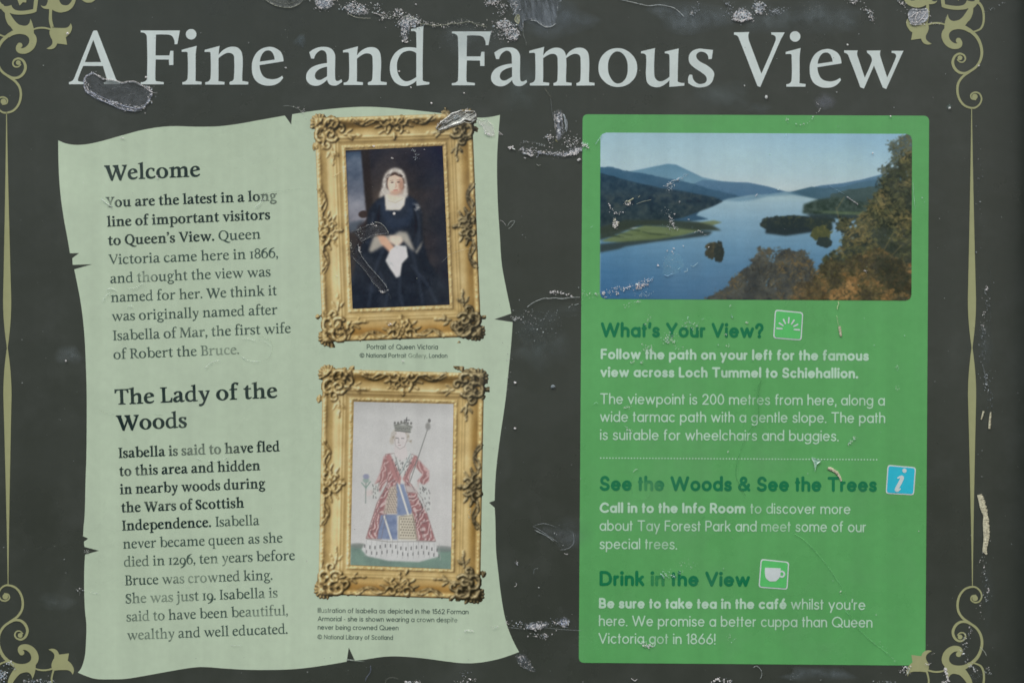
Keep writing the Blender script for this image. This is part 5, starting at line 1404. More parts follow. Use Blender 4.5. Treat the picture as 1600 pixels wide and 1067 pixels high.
# -- torn strip along the top edge
film('film_flap', zt("100,-10 130,20 200,60 290,90 390,105 470,95 540,60 600,20 660,0 640,-20 300,-30", 400, 0, 8), ((84, 90, 86), .3), ((150, 156, 144), .8), 1.8, .0010, 11, rimgate=.3)
film('lime_patch', zt("735,-20 745,50 770,100 810,125 860,130 920,115 955,80 965,30 960,-20", 400, 0, 8), ((128, 142, 158), .9), ((150, 166, 180), .95), 2.0, .0010, 12, rimgate=.35, texture=.9)
film('lime_patch', zt("1110,60 1160,40 1240,35 1330,60 1390,110 1420,160 1380,190 1290,190 1200,190 1150,150 1110,110", 400, 0, 8), ((92, 112, 128), .55), ((160, 176, 190), .8), 1.6, .0010, 13, edge=5, texture=1.0)
film('lime_patch', zt("130,190 180,150 260,140 330,170 320,210 250,235 225,300 215,350 180,370 150,330 150,260 120,220", 600, 0, 5.714), ((112, 128, 146), .75), ((168, 182, 196), .9), 2.0, .0012, 14, edge=5, texture=1.0)
film('lime_patch', zt("1010,200 1080,180 1150,215 1200,280 1210,330 1170,370 1120,340 1080,290 1010,240", 600, 0, 5.714), ((104, 122, 138), .7), ((170, 184, 196), .9), 2.0, .0012, 15, edge=5, texture=1.0)
film('film_flap', zt("1130,-20 1120,40 1150,110 1170,180 1210,270 1245,280 1250,200 1290,190 1330,185 1400,225 1450,250 1500,240 1535,210 1550,120 1560,40 1590,-20", 600, 0, 5.714), ((84, 94, 102), .36), ((160, 172, 180), .8), 2.2, .0010, 16, streak=1.4, rimgate=.5, edge=2)
fl = Flecks(21)
fl.hair(zt("110,0 200,60 290,90 390,105 470,95 560,50", 400, 0, 8), .9, (164, 168, 154), .7).hair(zt("180,5 300,45 420,50 520,15", 400, 0, 8), .8, (130, 134, 122), .5)
fl.blob(506, 7, 14, 8, 70, (.4, 1.2), (186, 198, 212))
fl.blob(554, 14, 16, 8, 150, (.4, 1.3), (170, 190, 204)); fl.blob(588, 15, 8, 8, 40, (.4, 1.2), (150, 166, 170)); fl.blob(600, 25, 6, 5, 24, (.4, 1.2), WHITE)
fl.hair(zt("1150,180 1240,220 1330,235 1440,235", 400, 0, 8), 1.0, (170, 172, 158), .75).hair(zt("1460,170 1540,190 1600,215", 400, 0, 8), 1.1, WHITE, .8)
fl.blob(622, 20, 8, 5, 40, (.4, 1.4), ICE); fl.along(zt("0,150 60,160 130,150 200,160 300,190", 600, 0, 5.714), 90, 2.2, (.4, 1.3), (150, 158, 146))
fl.blob(640, 36, 14, 9, 160, (.4, 1.3), (158, 176, 196)); fl.blob(632, 52, 5, 9, 60, (.4, 1.2), ICE); fl.along(zt("165,365 190,380 215,378", 600, 0, 5.714), 20, .8, (.5, 1.3), WHITE)
fl.hair(zt("300,215 380,225 470,235 560,225 640,215 680,215 760,200 830,225 920,245", 600, 0, 5.714), 1.3, (140, 144, 128), .75); fl.along(zt("300,200 470,230 640,215 770,202 920,245", 600, 0, 5.714), 130, 1.8, (.4, 1.1), (150, 152, 140))
fl.blob(768, 4, 9, 5, 60, (.4, 1.2), ICE); fl.along(zt("900,30 1000,20 1060,50 1085,90 1060,120 1010,110", 600, 0, 5.714), 80, 2.2, (.4, 1.2), (170, 180, 186)); fl.hair(zt("1095,10 1110,60 1095,120 1050,170", 600, 0, 5.714), 1.0, (40, 46, 46), .5)
fl.blob(788, 38, 12, 5, 110, (.4, 1.5), (172, 194, 208)); fl.blob(800, 52, 12, 8, 130, (.4, 1.5), ICE); fl.blob(800, 61, 5, 4, 30, (.5, 1.5), (186, 200, 210)); fl.blob(786, 53, 22, 10, 70, (.3, .9), WHITE)
fl.hair(zt("1310,188 1360,195 1400,225 1450,248 1500,240 1535,212", 600, 0, 5.714), 1.2, (186, 196, 198), .9)
fl.along(zt("1140,0 1180,60 1160,130", 600, 0, 5.714), 60, 3, (.4, 1.1), ICE, (.3, .8)).hair(zt("1200,60 1170,110 1150,140", 600, 0, 5.714), 1.0, ICE, .7); fl.hair(zt("1240,260 1245,320 1265,370 1270,410", 600, 0, 5.714), 1.3, (132, 138, 132), .55)
fl.build('lime_crust', 'ragged white crust along the torn top edge')
film('film_flap', zt("1190,130 1215,150 1210,210 1190,220 1160,180", 600, 0, 5.714), ((122, 126, 92), .8), ((160, 164, 130), .8), 1.5, .0016, 17)

# -- right of the top edge
fl = Flecks(31)
fl.hair(zt("650,-5 760,20 850,40 920,35 1000,50 1040,75 1075,110", 800, 0, 4), 1.2, (182, 190, 190), .85)
fl.blob(1081, 22, 4, 2, 8, (.4, 1.1), WHITE, (.3, .8)).along(zt("420,40 370,80 350,130 400,100", 1020, 0, 5.714), 40, 1.6, (.4, 1.2), (110, 122, 132), (.3, .7))
fl.blob(1160, 25, 14, 9, 150, (.4, 1.3), (154, 168, 184)); fl.along(zt("715,180 790,195 880,165", 1020, 0, 5.714), 50, .9, (.5, 1.5), ICE, (.6, 1), (1, 3), True)
fl.blob(1186, 12, 10, 9, 110, (.4, 1.2), (140, 154, 170)); fl.blob(1210, 18, 9, 4, 50, (.3, 1.0), (130, 140, 150)); fl.blob(1138, 13, 8, 9, 50, (.3, .9), (120, 130, 140))
fl.along(zt("1300,80 1480,70 1560,40", 1020, 0, 5.714), 30, 5, (.3, .8), MUD, (.3, .7))
fl.along(zt("0,75 60,85 120,60", 1200, 0, 4), 40, 3, (.4, 1), (130, 142, 152), (.3, .8)); fl.blob(1333, 3, 9, 4, 50, (.4, 1.2), ICE); fl.along(zt("600,50 630,80 650,105 640,130", 1200, 0, 4), 60, 2.2, (.4, 1.3), ICE)
fl.along(zt("820,10 850,40", 1200, 0, 4), 24, 1.6, (.4, 1.2), ICE)
fl.along(zt("1350,75 1390,60 1480,20", 1200, 0, 4), 26, 1.5, (.3, .9), (120, 130, 132), (.3, .8))
fl.build('lime_crust')
film('lime_patch', zt("720,150 760,80 800,70 850,100 885,155 860,190 790,200 730,185", 1020, 0, 5.714), ((118, 132, 148), .75), ((160, 174, 186), .9), 1.5, .001, 32, edge=4, texture=.9)
film('lime_patch', zt("885,60 920,30 980,30 1000,70 980,130 945,130 900,80", 1020, 0, 5.714), ((116, 130, 146), .7), ((150, 164, 176), .8), 1.5, .001, 33, edge=4, texture=.9)
film('film_blister', zt("150,150 200,115 290,120 380,110 402,160 400,240 350,290 250,325 190,320 150,240", 1400, 0, 8), ((120, 128, 136), .85), ((178, 188, 192), .95), 2.6, .0014, 34, 'crumpled silvery film over the top right ornament', texture=1.0)
fl = Flecks(36)
for s in ("190,220 230,180 270,170 250,210 220,260", "180,270 230,295 290,270 350,200 380,140", "240,240 260,180 300,150", "160,300 230,320 330,310", "300,240 360,250 395,230"): fl.hair(zt(s, 1400, 0, 8), 1.6, (196, 206, 206), .85)
fl.blob(1433, 26, 13, 11, 60, (.4, 1.2), WHITE); fl.along(zt("400,300 480,305 560,290", 1400, 0, 8), 16, 1, (.3, .8), WHITE, (.4, .8))
fl.build('lime_crust')

# -- crumpled silver film on the corner of the upper frame and the bubbles beside it
film('film_blister', zt("10,560 60,470 130,390 260,300 330,230 430,200 540,165 640,180 760,175 830,190 860,260 850,350 800,420 740,420 690,390 610,390 540,440 420,480 300,520 200,570 90,600", 680, 160, 13.33), ((132, 136, 128), .86), ((172, 176, 172), .95), 2.4, .0022, 41, 'crumpled silver film torn over the corner of the upper gilt frame', streak=-.55, texture=1.1, step=.55)
film('cloudy_film', zt("860,330 960,370 1060,350 1180,440 1230,540 1250,700 1120,720 1020,640 960,520 890,470", 680, 160, 13.33), ((176, 190, 184), .4), ((200, 208, 204), .7), 2.0, .0012, 42, edge=2.5, rimgate=.62)
fl = Flecks(43)
for s in ("80,580 200,565 320,520 440,480 560,440 620,400", "110,420 240,320 330,260 420,215 540,190", "300,470 380,420 520,370 620,330", "560,200 640,240 700,300 780,340", "600,400 680,440 760,430", "640,310 760,360 840,380"): fl.hair(zt(s, 680, 160, 13.33), 1.3, (186, 188, 178), .85)
for s in ("70,520 180,470 300,430 380,350", "240,380 320,350 400,300"): fl.hair(zt(s, 680, 160, 13.33), 1.4, (60, 62, 54), .7)
fl.along(zt("60,480 200,380 400,260 560,180 700,190", 680, 160, 13.33), 90, 1.4, (.3, 1.0), WHITE, (.4, 1)); fl.blob(715, 185, 6, 4, 50, (.3, .9), (120, 136, 140))
fl.hair(zt("1310,600 1350,640 1410,690", 680, 160, 13.33), 1.0, WHITE, .9).hair(zt("1310,640 1360,685", 680, 160, 13.33), .8, WHITE, .9).hair(zt("1070,365 1130,440 1220,500", 680, 160, 13.33), 1.2, WHITE, .6)
fl.blob(763, 210, 3, 2, 8, (.6, 1.6), WHITE); fl.blob(759, 207, 2, 1.5, 5, (.6, 1.2), WHITE); fl.blob(688, 200, 6, 8, 14, (.3, .8), WHITE)
fl.build('lime_crust')

# -- drip and crust band between scroll and green panel
film('lime_patch', zt("1055,-60 1180,-70 1200,0 1205,120 1210,240 1190,340 1140,390 1090,400 1070,330 1060,200 1050,60", 760, 180, 9.975), ((112, 120, 134), .8), ((150, 158, 168), .8), 1.4, .0012, 51, streak=1.5, edge=2, texture=.9)
film('lime_patch', zt("520,520 640,530 760,560 880,580 1000,590 1100,570 1220,560 1330,500 1420,470 1490,500 1480,570 1400,620 1300,640 1180,660 1060,640 940,620 800,600 650,620 540,590", 760, 180, 9.975), ((100, 106, 116), .6), ((150, 156, 170), .8), 2.0, .001, 52, edge=2.5, texture=1.0)
fl = Flecks(53)
fl.hair(zt("1195,-10 1220,40 1225,110 1240,170 1225,240", 760, 180, 9.975), 2.2, (178, 188, 194), .9).hair(zt("1240,60 1260,150 1250,240 1235,265", 760, 180, 9.975), 1.4, (166, 174, 180), .8)
fl.hair(zt("1000,-260 1020,-90 1035,40 1060,90", 760, 180, 9.975), .9, (112, 120, 122), .5); fl.hair(zt("900,-420 960,-330 1020,-250", 760, 180, 9.975), 1.0, (110, 112, 100), .6)
fl.along(zt("520,540 680,545 820,580 1000,600 1150,620 1280,600 1400,580 1480,520", 760, 180, 9.975), 230, 1.6, (.3, 1.2), (158, 166, 184), (.4, 1))
fl.along(zt("560,590 640,610 720,640", 760, 180, 9.975), 40, .8, (.4, 1.3), ICE, (.4, .9), (1, 3), True); fl.along(zt("1290,600 1360,610 1410,570", 760, 180, 9.975), 40, 1.0, (.5, 1.8), (190, 200, 200))
fl.blob(798, 231, 5, 3, 8, (.7, 1.9), (182, 190, 186), (.8, 1), (1.2, 2.2)).blob(820, 247, 2, 1, 3, (.9, 1.8), WHITE); fl.blob(903.5, 249, 1.8, 2.4, 5, (.9, 2), WHITE)
fl.blob(855, 214, 4, 3, 22, (.4, 1.4), ICE).blob(861, 220, 5, 10, 30, (.3, 1), WHITE).blob(886, 220, 5, 12, 30, (.3, 1), WHITE).along(zt("520,430 600,415 760,445 900,480", 760, 180, 9.975), 40, 1.2, (.3, .9), (140, 150, 152))
fl.blob(895, 222, 8, 9, 60, (.3, 1.0), ICE).along(zt("1490,440 1540,480 1590,480", 760, 180, 9.975), 60, 1.6, (.3, 1.3), (150, 206, 190)); fl.hair(zt("520,905 545,870 562,845", 800, 0, 4), 1.3, (160, 212, 190), .85)
fl.hair(zt("780,770 810,790 845,780", 760, 180, 9.975), 1.2, (150, 154, 146), .8).hair(zt("1090,380 1080,400 1110,415", 760, 180, 9.975), .9, (170, 164, 110), .9)
fl.build('lime_crust', 'white drip and crust band between scroll and green panel')

# -- cracks and crumbs lower down between the panels
film('cloudy_film', zt("430,860 640,830 900,790 1200,740 1460,720 1470,900 1200,1000 1000,1300 700,1380 450,1300 400,1040", 760, 400, 9.975), ((78, 86, 88), .14), ((120, 130, 132), .3), 2.0, .0004, 61, edge=24, rimgate=.66)
fl = Flecks(62)
fl.hair(zt("630,800 720,735 800,695 900,662 980,665 1060,655 1180,668 1300,650 1460,645", 760, 400, 9.975), 1.0, (176, 184, 182), .85); fl.along(zt("1010,570 1060,570 1150,570 1240,600 1290,600", 760, 400, 9.975), 34, 1.4, (.4, 1.6), WHITE, (.6, 1))
fl.blob(804.5, 498, 5, 4, 30, (.3, .9), (150, 158, 156)).along(zt("400,1010 440,980 500,960 550,1000", 760, 400, 9.975), 24, .8, (.3, .9), (150, 158, 156)); fl.hair(zt("1280,810 1310,780", 760, 400, 9.975), 1.2, (150, 158, 158), .7).hair(zt("1370,770 1440,745", 760, 400, 9.975), 1.3, (140, 150, 150), .7)
fl.blob(845, 505, 34, 28, 70, (.3, .8), (130, 140, 140), (.4, .9)).blob(826, 498, 12, 14, 24, (.3, .8), WHITE, (.4, .9)); fl.along([(793, 545), (795, 580), (792, 610)], 22, 3, (.3, .8), (150, 156, 152), (.4, .9))
fl.along(zt("1420,830 1470,800 1530,840", 760, 180, 4.444), 20, .5, (.3, .7), WHITE); fl.hair(zt("1425,820 1450,830 1470,860", 460, 160, 4.444), .7, WHITE, .7).hair(zt("1480,860 1500,830 1530,825 1510,860 1485,880", 460, 160, 4.444), .8, (170, 178, 172), .7)
for s in ("930,85 980,115 1040,155 1085,185", "940,82 1000,70 1070,90", "1100,235 1150,225 1185,190 1180,120"): fl.hair(zt(s, 600, 800, 4), .8, (150, 158, 164), .6)
fl.hair(zt("940,110 980,130 1020,150 1060,180", 600, 800, 4), 1.1, (168, 178, 180), .7); fl.hair(zt("1125,255 1140,262 1150,258", 600, 800, 4), 1.0, WHITE, .8)
fl.blob(807, 879, 2.4, 3, 8, (.5, 1.4), (160, 168, 184)).hair(zt("815,465 828,455 825,440", 600, 800, 4), .9, WHITE, .8).hair(zt("935,385 940,355 965,350", 600, 800, 4), .8, (130, 140, 140), .6)
fl.along(zt("770,690 880,700 960,715 1060,690 1140,690", 600, 800, 4), 120, 2.6, (.3, 1.1), (150, 162, 182), (.4, 1)).blob(836, 979, 8, 4, 60, (.4, 1.4), (178, 190, 204)).blob(880, 972, 8, 6, 50, (.3, 1.0), (120, 132, 160)).blob(845, 993, 12, 4, 50, (.3, 1.1), ICE, (.4, 1))
fl.hair(zt("770,718 900,728 1000,720 1100,730 1240,738", 600, 800, 4), .7, (136, 144, 146), .6); fl.blob(825, 1036, 5, 6, 14, (.3, .9), ICE)
fl.build('lime_crust')
film('film_flap', zt("820,900 870,880 910,920 935,960 945,995 900,985 850,960", 600, 800, 4), ((106, 118, 134), .4), ((140, 154, 172), .7), 1.6, .001, 63, edge=5, texture=.8, grain=1)
film('film_flap', zt("930,80 1060,85 1190,130 1185,200 1120,240 1060,180 980,130", 600, 800, 4), ((74, 80, 83), .16), ((110, 120, 124), .4), 1.4, .001, 64, edge=9, rimgate=.6)
film('lime_patch', zt("880,700 960,680 1040,690 1000,725 940,735 890,725", 600, 800, 4), ((112, 126, 146), .7), ((160, 174, 190), .85), 1.5, .001, 65, edge=3, texture=1.0)
film('lime_patch', zt("1080,680 1120,650 1150,660 1150,710 1110,715", 600, 800, 4), ((106, 118, 146), .6), ((140, 154, 176), .8), 1.5, .001, 66, edge=3, texture=1.0)

# -- bottom edge
fl = Flecks(71)
fl.along([(0, 1056), (6, 1050), (4, 1066)], 60, 3, (.4, 1.6), (140, 160, 178)).along([(10, 1036), (20, 1036), (24, 1046)], 24, 1.6, (.4, 1.4), (140, 150, 158)); fl.along([(38, 1064), (60, 1063), (90, 1065)], 90, 1.6, (.3, 1.2), (140, 156, 172), (.4, .9))
fl.along(zt("565,390 640,400 715,405", 540, 1000, 6.154), 60, 1.1, (.4, 1.3), ICE).along(zt("1040,390 1110,400 1200,380 1260,370", 540, 1000, 6.154), 30, 1.6, (.4, 1.1), WHITE).hair(zt("380,410 400,370 450,355 510,370", 540, 1000, 6.154), .7, (120, 124, 114), .6); fl.hair(zt("240,240 240,300 205,350 190,390", 540, 1000, 6.154), 1.6, (104, 112, 132), .6).hair(zt("10,188 50,184 95,190", 540, 1000, 6.154), .8, (176, 186, 176), .8)
fl.hair(zt("1345,905 1365,910 1400,925 1480,930", 200, 800, 4), .7, (170, 184, 172), .7); fl.along([(715, 1053), (740, 1050)], 16, 2, (.3, .8), (120, 130, 144), (.3, .7))
fl.hair(zt("385,48 410,40 435,65 440,95 430,118", 1080, 1030, 4), 1.0, (160, 168, 166), .75); fl.along(zt("120,145 170,122 215,132 260,135", 1080, 1030, 4), 50, 1.6, (.4, 1.3), ICE); fl.hair(zt("345,795 365,812 382,800", 900, 860, 4), 1.3, WHITE, .9); fl.hair(zt("1340,40 1360,60 1345,95", 1080, 1030, 4), 2.0, (150, 160, 162), .7); fl.blob(1415, 1046, 6, 6, 40, (.3, 1.1), WHITE)
fl.blob(1238, 1056, 9, 6, 20, (.3, .9), (110, 120, 124), (.3, .7)); fl.along(zt("1130,140 1200,132 1300,146", 1080, 1030, 4), 26, 1.5, (.3, .9), (130, 140, 146), (.3, .8))
fl.along(zt("355,830 375,900 390,960 410,1030", 1440, 960, 9.975), 70, 1.2, (.3, 1.4), WHITE, (.6, 1)).along(zt("290,1050 340,1060 400,1030", 1440, 960, 9.975), 20, .8, (.4, 1.2), WHITE); fl.blob(1448, 1037, 4, 3, 20, (.3, 1), (196, 196, 176)).hair(zt("60,770 100,770 150,745", 1440, 960, 9.975), .8, WHITE, .8).hair(zt("140,620 210,590", 1440, 960, 9.975), 1.0, (130, 130, 124), .6).hair(zt("900,495 950,545 985,590 1005,640", 1440, 960, 9.975), 1.1, (176, 182, 170), .85)
fl.along(zt("730,180 760,260 730,290 650,390 700,490 640,540 620,590 680,640 720,690 660,740 800,830 870,900", 1440, 960, 9.975), 80, 1.6, (.3, 1.3), (160, 170, 176), (.4, 1)); fl.blob(1525, 1055, 9, 9, 40, (.3, .8), (90, 102, 108), (.4, .8)); fl.blob(1543, 1047, 4, 6, 18, (.3, .9), (140, 150, 150))
fl.build('lime_crust')

# -- the scuffed strip down the right margin
fl = Flecks(81)
for y0, y1, x, n, c in ((190, 440, 1529, 60, (90, 98, 100)), (445, 475, 1539, 30, (140, 150, 154)), (470, 500, 1541, 30, (90, 100, 104)), (487, 497, 1537, 14, (180, 186, 184)), (500, 515, 1536, 16, WHITE), (510, 565, 1534, 90, (92, 102, 106)), (560, 590, 1535, 24, (110, 118, 120)), (585, 612, 1541, 60, (130, 142, 150)), (612, 640, 1545, 40, (84, 96, 104)), (700, 770, 1532, 14, (110, 118, 118)), (862, 900, 1534, 30, (150, 158, 158)), (890, 945, 1538, 60, (120, 130, 136)), (945, 960, 1530, 16, WHITE)):
    fl.along([(x, y0), (x + 2, y1)], int(n * .6), 3.0, (.3, 1.1), c, (.4, .95), (1, 2.2))
fl.hair([(1546, 410), (1547, 470), (1546, 560)], .6, (84, 92, 92), .5).hair([(1534, 568), (1538, 582), (1541, 600)], .8, (140, 148, 150), .7); fl.blob(1541, 450, 2, 3, 8, (.5, 1.4), WHITE).blob(1543, 921, 2, 5, 10, (.4, 1.2), WHITE); fl.hair([(1519, 203), (1521, 240), (1520, 280)], .6, (90, 98, 98), .4)
fl.build('lime_crust', 'scuffed pale streak down the right margin')

# -- marks on the printed lake view
fl = Flecks(91)
a_ = lambda s: zt(s, 930, 300, 5.93)
fl.along(a_("115,95 150,150 175,195 210,205 260,180"), 40, .8, (.3, 1.1), (190, 196, 180)); fl.hair(a_("300,95 330,75 355,60"), 2.0, (188, 188, 152), .95).blob(980, 318, 5, 4, 36, (.3, 1.0), (160, 164, 140)).hair(a_("380,115 440,92 520,75"), 1.2, (140, 146, 128), .8).hair(a_("395,55 415,35"), .9, (170, 172, 150), .8)
fl.blob(962, 349, 3.8, 6.5, 46, (.4, 1.4), (176, 178, 150)).along(a_("170,280 175,310 190,335"), 14, .6, (.6, 1.2), (196, 196, 172))
fl.along(a_("640,160 690,220 715,290 745,350 700,345 650,320"), 90, 2.0, (.3, 1.0), (130, 140, 140), (.3, .9)).along(a_("690,230 720,310 740,340"), 30, 1, (.3, 1), WHITE)
fl.along(zt("730,600 790,560 870,530 940,480", 900, 180, 5.333), 70, 1.3, (.3, 1.2), (150, 170, 182), (.4, .9)).hair(zt("820,550 850,535 875,520", 900, 180, 5.333), 1.6, (160, 182, 194), .8); fl.blob(1048, 292, 7, 6, 40, (.3, .9), (140, 158, 166))
fl.along(a_("60,940 130,925 200,890 280,895 340,870 450,835 540,790"), 110, 1.6, (.3, 1.2), (170, 196, 212), (.5, 1)).along(a_("380,890 430,875 480,860"), 60, 2, (.4, 1.3), (182, 160, 150), (.5, .95)).blob(965, 459, 3, 2.4, 12, (.5, 1.4), (190, 168, 150)); fl.blob(942, 458.5, 2.4, 2.6, 10, (.6, 1.6), (200, 204, 200)).hair(a_("80,978 110,972"), 1.1, WHITE, .8)
fl.hair(a_("500,835 540,785"), 1.5, (130, 166, 190), .7).hair(a_("640,770 670,780 720,755"), 1.8, (130, 166, 190), .7).hair(a_("765,720 785,705"), 1.4, (150, 186, 204), .8).hair(a_("880,680 910,690 950,655"), 1.2, (160, 190, 206), .7).hair(a_("820,740 850,735 850,705"), 1.0, (170, 196, 206), .8)
for x, y in ((580, 680), (665, 548), (727, 525), (722, 572), (708, 548), (815, 505), (1048, 515), (865, 258), (778, 95), (733, 207)): fl.blob(930 + x / 5.93, 300 + y / 5.93, .9, .9, 4, (.5, 1.1), (196, 210, 212))
fl.blob(1047, 408, 12, 12, 60, (.2, .6), (140, 176, 196), (.3, .7)); fl.blob(1007, 460, 10, 6, 40, (.3, 1), (120, 150, 170), (.3, .8))
fl.hair(zt("865,680 900,705 965,750", 1160, 180, 5.333), 2.2, (156, 156, 158), .7).hair(zt("700,580 780,625 850,660", 1160, 180, 5.333), .8, (110, 140, 156), .6); fl.hair(zt("1420,560 1425,650 1437,785", 1160, 180, 5.333), 1.2, (150, 206, 160), .7); fl.blob(1352, 423, 2.6, 1.8, 12, (.3, .8), (186, 190, 180)); fl.hair(zt("355,190 375,155", 1160, 180, 5.333), 1.0, (160, 196, 206), .6)
fl.hair(zt("280,615 300,625 310,605", 1160, 180, 5.333), 1.2, (170, 188, 186), .7).hair(zt("105,680 125,655", 1160, 180, 5.333), 1.0, (196, 206, 206), .8)
fl.build('lime_crust')
film('cloudy_film', a_("650,600 720,560 800,600 820,700 740,770 640,780 620,720"), ((104, 148, 176), .07), ((140, 176, 196), .3), 1.6, .0004, 92, edge=2, rimgate=.6)

# -- looped strip of lifted film on the portrait
p_ = lambda s: zt(s, 520, 330, 7.62)
film('film_flap', p_("215,530 260,440 300,395 340,500 420,640 520,740 600,840 650,920 640,960 590,975 520,900 440,800 360,690 270,590"), ((40, 44, 52), .55), ((110, 116, 120), .7), 1.6, .0012, 101, rimgate=.6)
film('film_flap', p_("260,250 340,200 430,165 500,135 580,150 640,200 665,270 600,285 500,300 420,330 345,370 300,330"), ((52, 54, 58), .5), ((120, 124, 122), .7), 1.6, .0012, 102, rimgate=.6)
fl = Flecks(103)
fl.hair(p_("300,395 320,480 360,560 430,650 500,730 570,810 630,880 648,925"), 1.0, (150, 156, 156), .8).hair(p_("215,530 270,590 340,660 420,760 470,840 540,910 600,970 640,960"), .8, (130, 136, 136), .7).hair(p_("495,135 560,140 620,190 655,245 660,275"), .9, (170, 174, 166), .85).hair(p_("340,375 400,335 490,305"), .8, (120, 126, 126), .6).hair(p_("260,245 330,210 420,170 490,150"), .7, (120, 126, 126), .5)
fl.along(p_("270,250 320,210 330,300 360,330"), 60, 2.2, (.2, .8), (130, 136, 134), (.3, .9)).along(p_("400,170 480,150 520,185"), 12, 1, (.4, 1.0), WHITE); fl.along(p_("300,400 325,490"), 22, .8, (.4, 1.1), WHITE, (.6, 1)).along(p_("560,950 600,970 640,940 665,945"), 26, .8, (.3, .9), WHITE).along(p_("210,360 220,450 225,520"), 26, 1.2, (.3, .8), (150, 150, 130))
fl.hair(p_("640,965 680,1010 695,1060"), .7, (80, 86, 88), .5)
q_ = lambda s: zt(s, 460, 160, 4.444)
fl.along(q_("820,330 845,345 850,380 835,400"), 34, 1.8, (.3, 1.2), (130, 142, 152), (.3, .8)); fl.blob(611.8, 248.5, 1.6, 1.1, 5, (.6, 1.2), (206, 210, 204)).blob(584, 228.5, 2, 1, 5, (.5, 1.2), (206, 206, 190)); fl.blob(663, 234, 1, 1, 3, (.4, .8), WHITE)
fl.build('lime_crust')

# -- pale scuffs on the scroll
fl = Flecks(241)
for s, x0, y0, k, w, a in (("960,545 990,515 1020,500 1060,490", 80, 440, 4, 1.3, .55), ("1190,358 1230,355 1280,372", 80, 440, 4, 1.2, .5), ("1190,470 1240,495 1300,500", 80, 440, 4, 1.2, .55), ("1300,360 1370,400 1370,460", 80, 440, 4, .8, .3), ("1030,350 1060,340", 80, 440, 4, 1.6, .4), ("345,55 380,45 410,60", 80, 440, 4, 2.2, .6), ("320,130 345,90 370,75", 80, 440, 4, 2.4, .35), ("480,160 500,150 505,165", 80, 440, 4, 1.4, .6), ("1272,378 1300,360 1335,320", 80, 230, 4, 1.6, .6), ("315,325 345,350 385,378", 80, 230, 4, 2.2, .6), ("480,885 530,880 580,850", 80, 230, 4, 1.6, .4), ("910,300 940,312", 80, 640, 4, 1.4, .6), ("980,320 1040,318 1110,295", 80, 640, 4, 1.2, .45), ("1440,829 1490,832 1510,828", 0, 800, 4, .9, .35), ("500,745 515,735 535,745 560,742", 600, 800, 4, .9, .5), ("560,495 600,505 620,503", 0, 800, 4, 1.0, .4), ("580,500 620,470 700,450", 400, 160, 2, .9, .2)):
    fl.hair(zt(s, x0, y0, k), w, (186, 202, 190), a)
fl.hair(zt("1240,300 1400,280 1600,255", 80, 230, 4), .6, (120, 136, 120), .35)
for s in ("300,800 330,815 400,830", "640,828 700,833", "1290,330 1380,380 1365,470 1290,505"): fl.hair(zt(s, 80, 440, 4), .9, (128, 142, 122), .3)
fl.hair(zt("1180,915 1210,905 1245,912", 460, 780, 4.444), 1.0, (196, 210, 200), .7); fl.blob(773, 979, 4, 3, 8, (.5, 1.2), (184, 204, 204), (.4, .8)); fl.blob(629.5, 565, 1.8, 1.8, 6, (.5, 1.2), (190, 200, 200)).blob(609, 507, 2.4, 1.6, 8, (.4, 1), (206, 204, 190)); fl.hair(q_("270,515 300,500 325,480"), 1.3, (196, 186, 150), .7)
fl.along(q_("0,30 50,45 80,110 140,160"), 30, 1.6, (.3, 1.0), (190, 200, 190), (.4, .9)).hair(zt("170,665 210,665 260,680 290,705", 400, 0, 4), .8, (150, 158, 150), .6); fl.blob(191, 216.5, 3, 2, 6, (.5, 1.3), (190, 206, 194)).blob(246, 276.5, 1.5, 1.5, 5, (.5, 1.2), (206, 210, 214)); fl.hair(zt("1205,75 1225,65 1215,130 1205,100", 460, 780, 4.444), 1.1, (170, 172, 150), .6); fl.blob(135, 861, 4, 4, 18, (.3, .8), (150, 160, 150)).blob(126, 922, 5, 4, 18, (.3, .9), (150, 160, 160))
fl.build('lime_crust')

# -- scuffs on the green panel
LG = (150, 204, 168)
fl = Flecks(261)
g_ = lambda s: zt(s, 900, 480, 4)
fl.blob(1047, 530, 9, 8, 90, (.3, .9), (150, 206, 176)).blob(1078, 508, 12, 8, 46, (.3, .9), (140, 196, 170)).blob(1013, 546, 8, 8, 60, (.3, .8), (170, 216, 190)).along(g_("430,110 450,80 465,60"), 20, 1, (.3, .8), LG).blob(1061, 545, 9, 4, 16, (.3, .8), LG).blob(1133, 523, 2, 2, 8, (.4, .9), (176, 206, 190)).blob(1136, 540, 5, 3, 8, (.3, .7), LG).blob(987, 566, 3, 1.6, 10, (.4, 1.1), (180, 214, 196)).blob(1003, 566, 2, 1.6, 8, (.4, 1.1), (180, 214, 196)).blob(981, 636, 3.6, 3.6, 16, (.4, 1), LG).along(g_("300,735 330,765 350,775"), 24, .9, (.3, .9), LG)
fl.hair(g_("110,605 125,595 140,603"), .9, LG, .7).hair(g_("355,1030 370,1015 385,1010"), 1.1, (176, 220, 180), .8); fl.hair(g_("360,1040 345,1100 360,1180 400,1200 450,1180 460,1120"), .8, (104, 166, 112), .35)
fl.hair(g_("780,80 800,70"), 1, LG, .6).blob(1167, 486 + 18, 1.6, 1.4, 5, (.4, .9), LG).blob(1143, 494, 1.8, 1.6, 6, (.4, 1), (110, 160, 140)).blob(1137, 705.5, 1.2, 1.2, 5, (.4, .9), (160, 200, 186))
for s in ("1150,440 1140,560 1135,700 1090,760 1040,860 1010,960 1000,1060 1060,1180", "1160,450 1130,520 1140,560"): fl.hair(g_(s), 1.4, (70, 130, 78), .4)
fl.hair(g_("1020,900 1010,990 1015,1100 1060,1200"), .8, (112, 172, 118), .3)
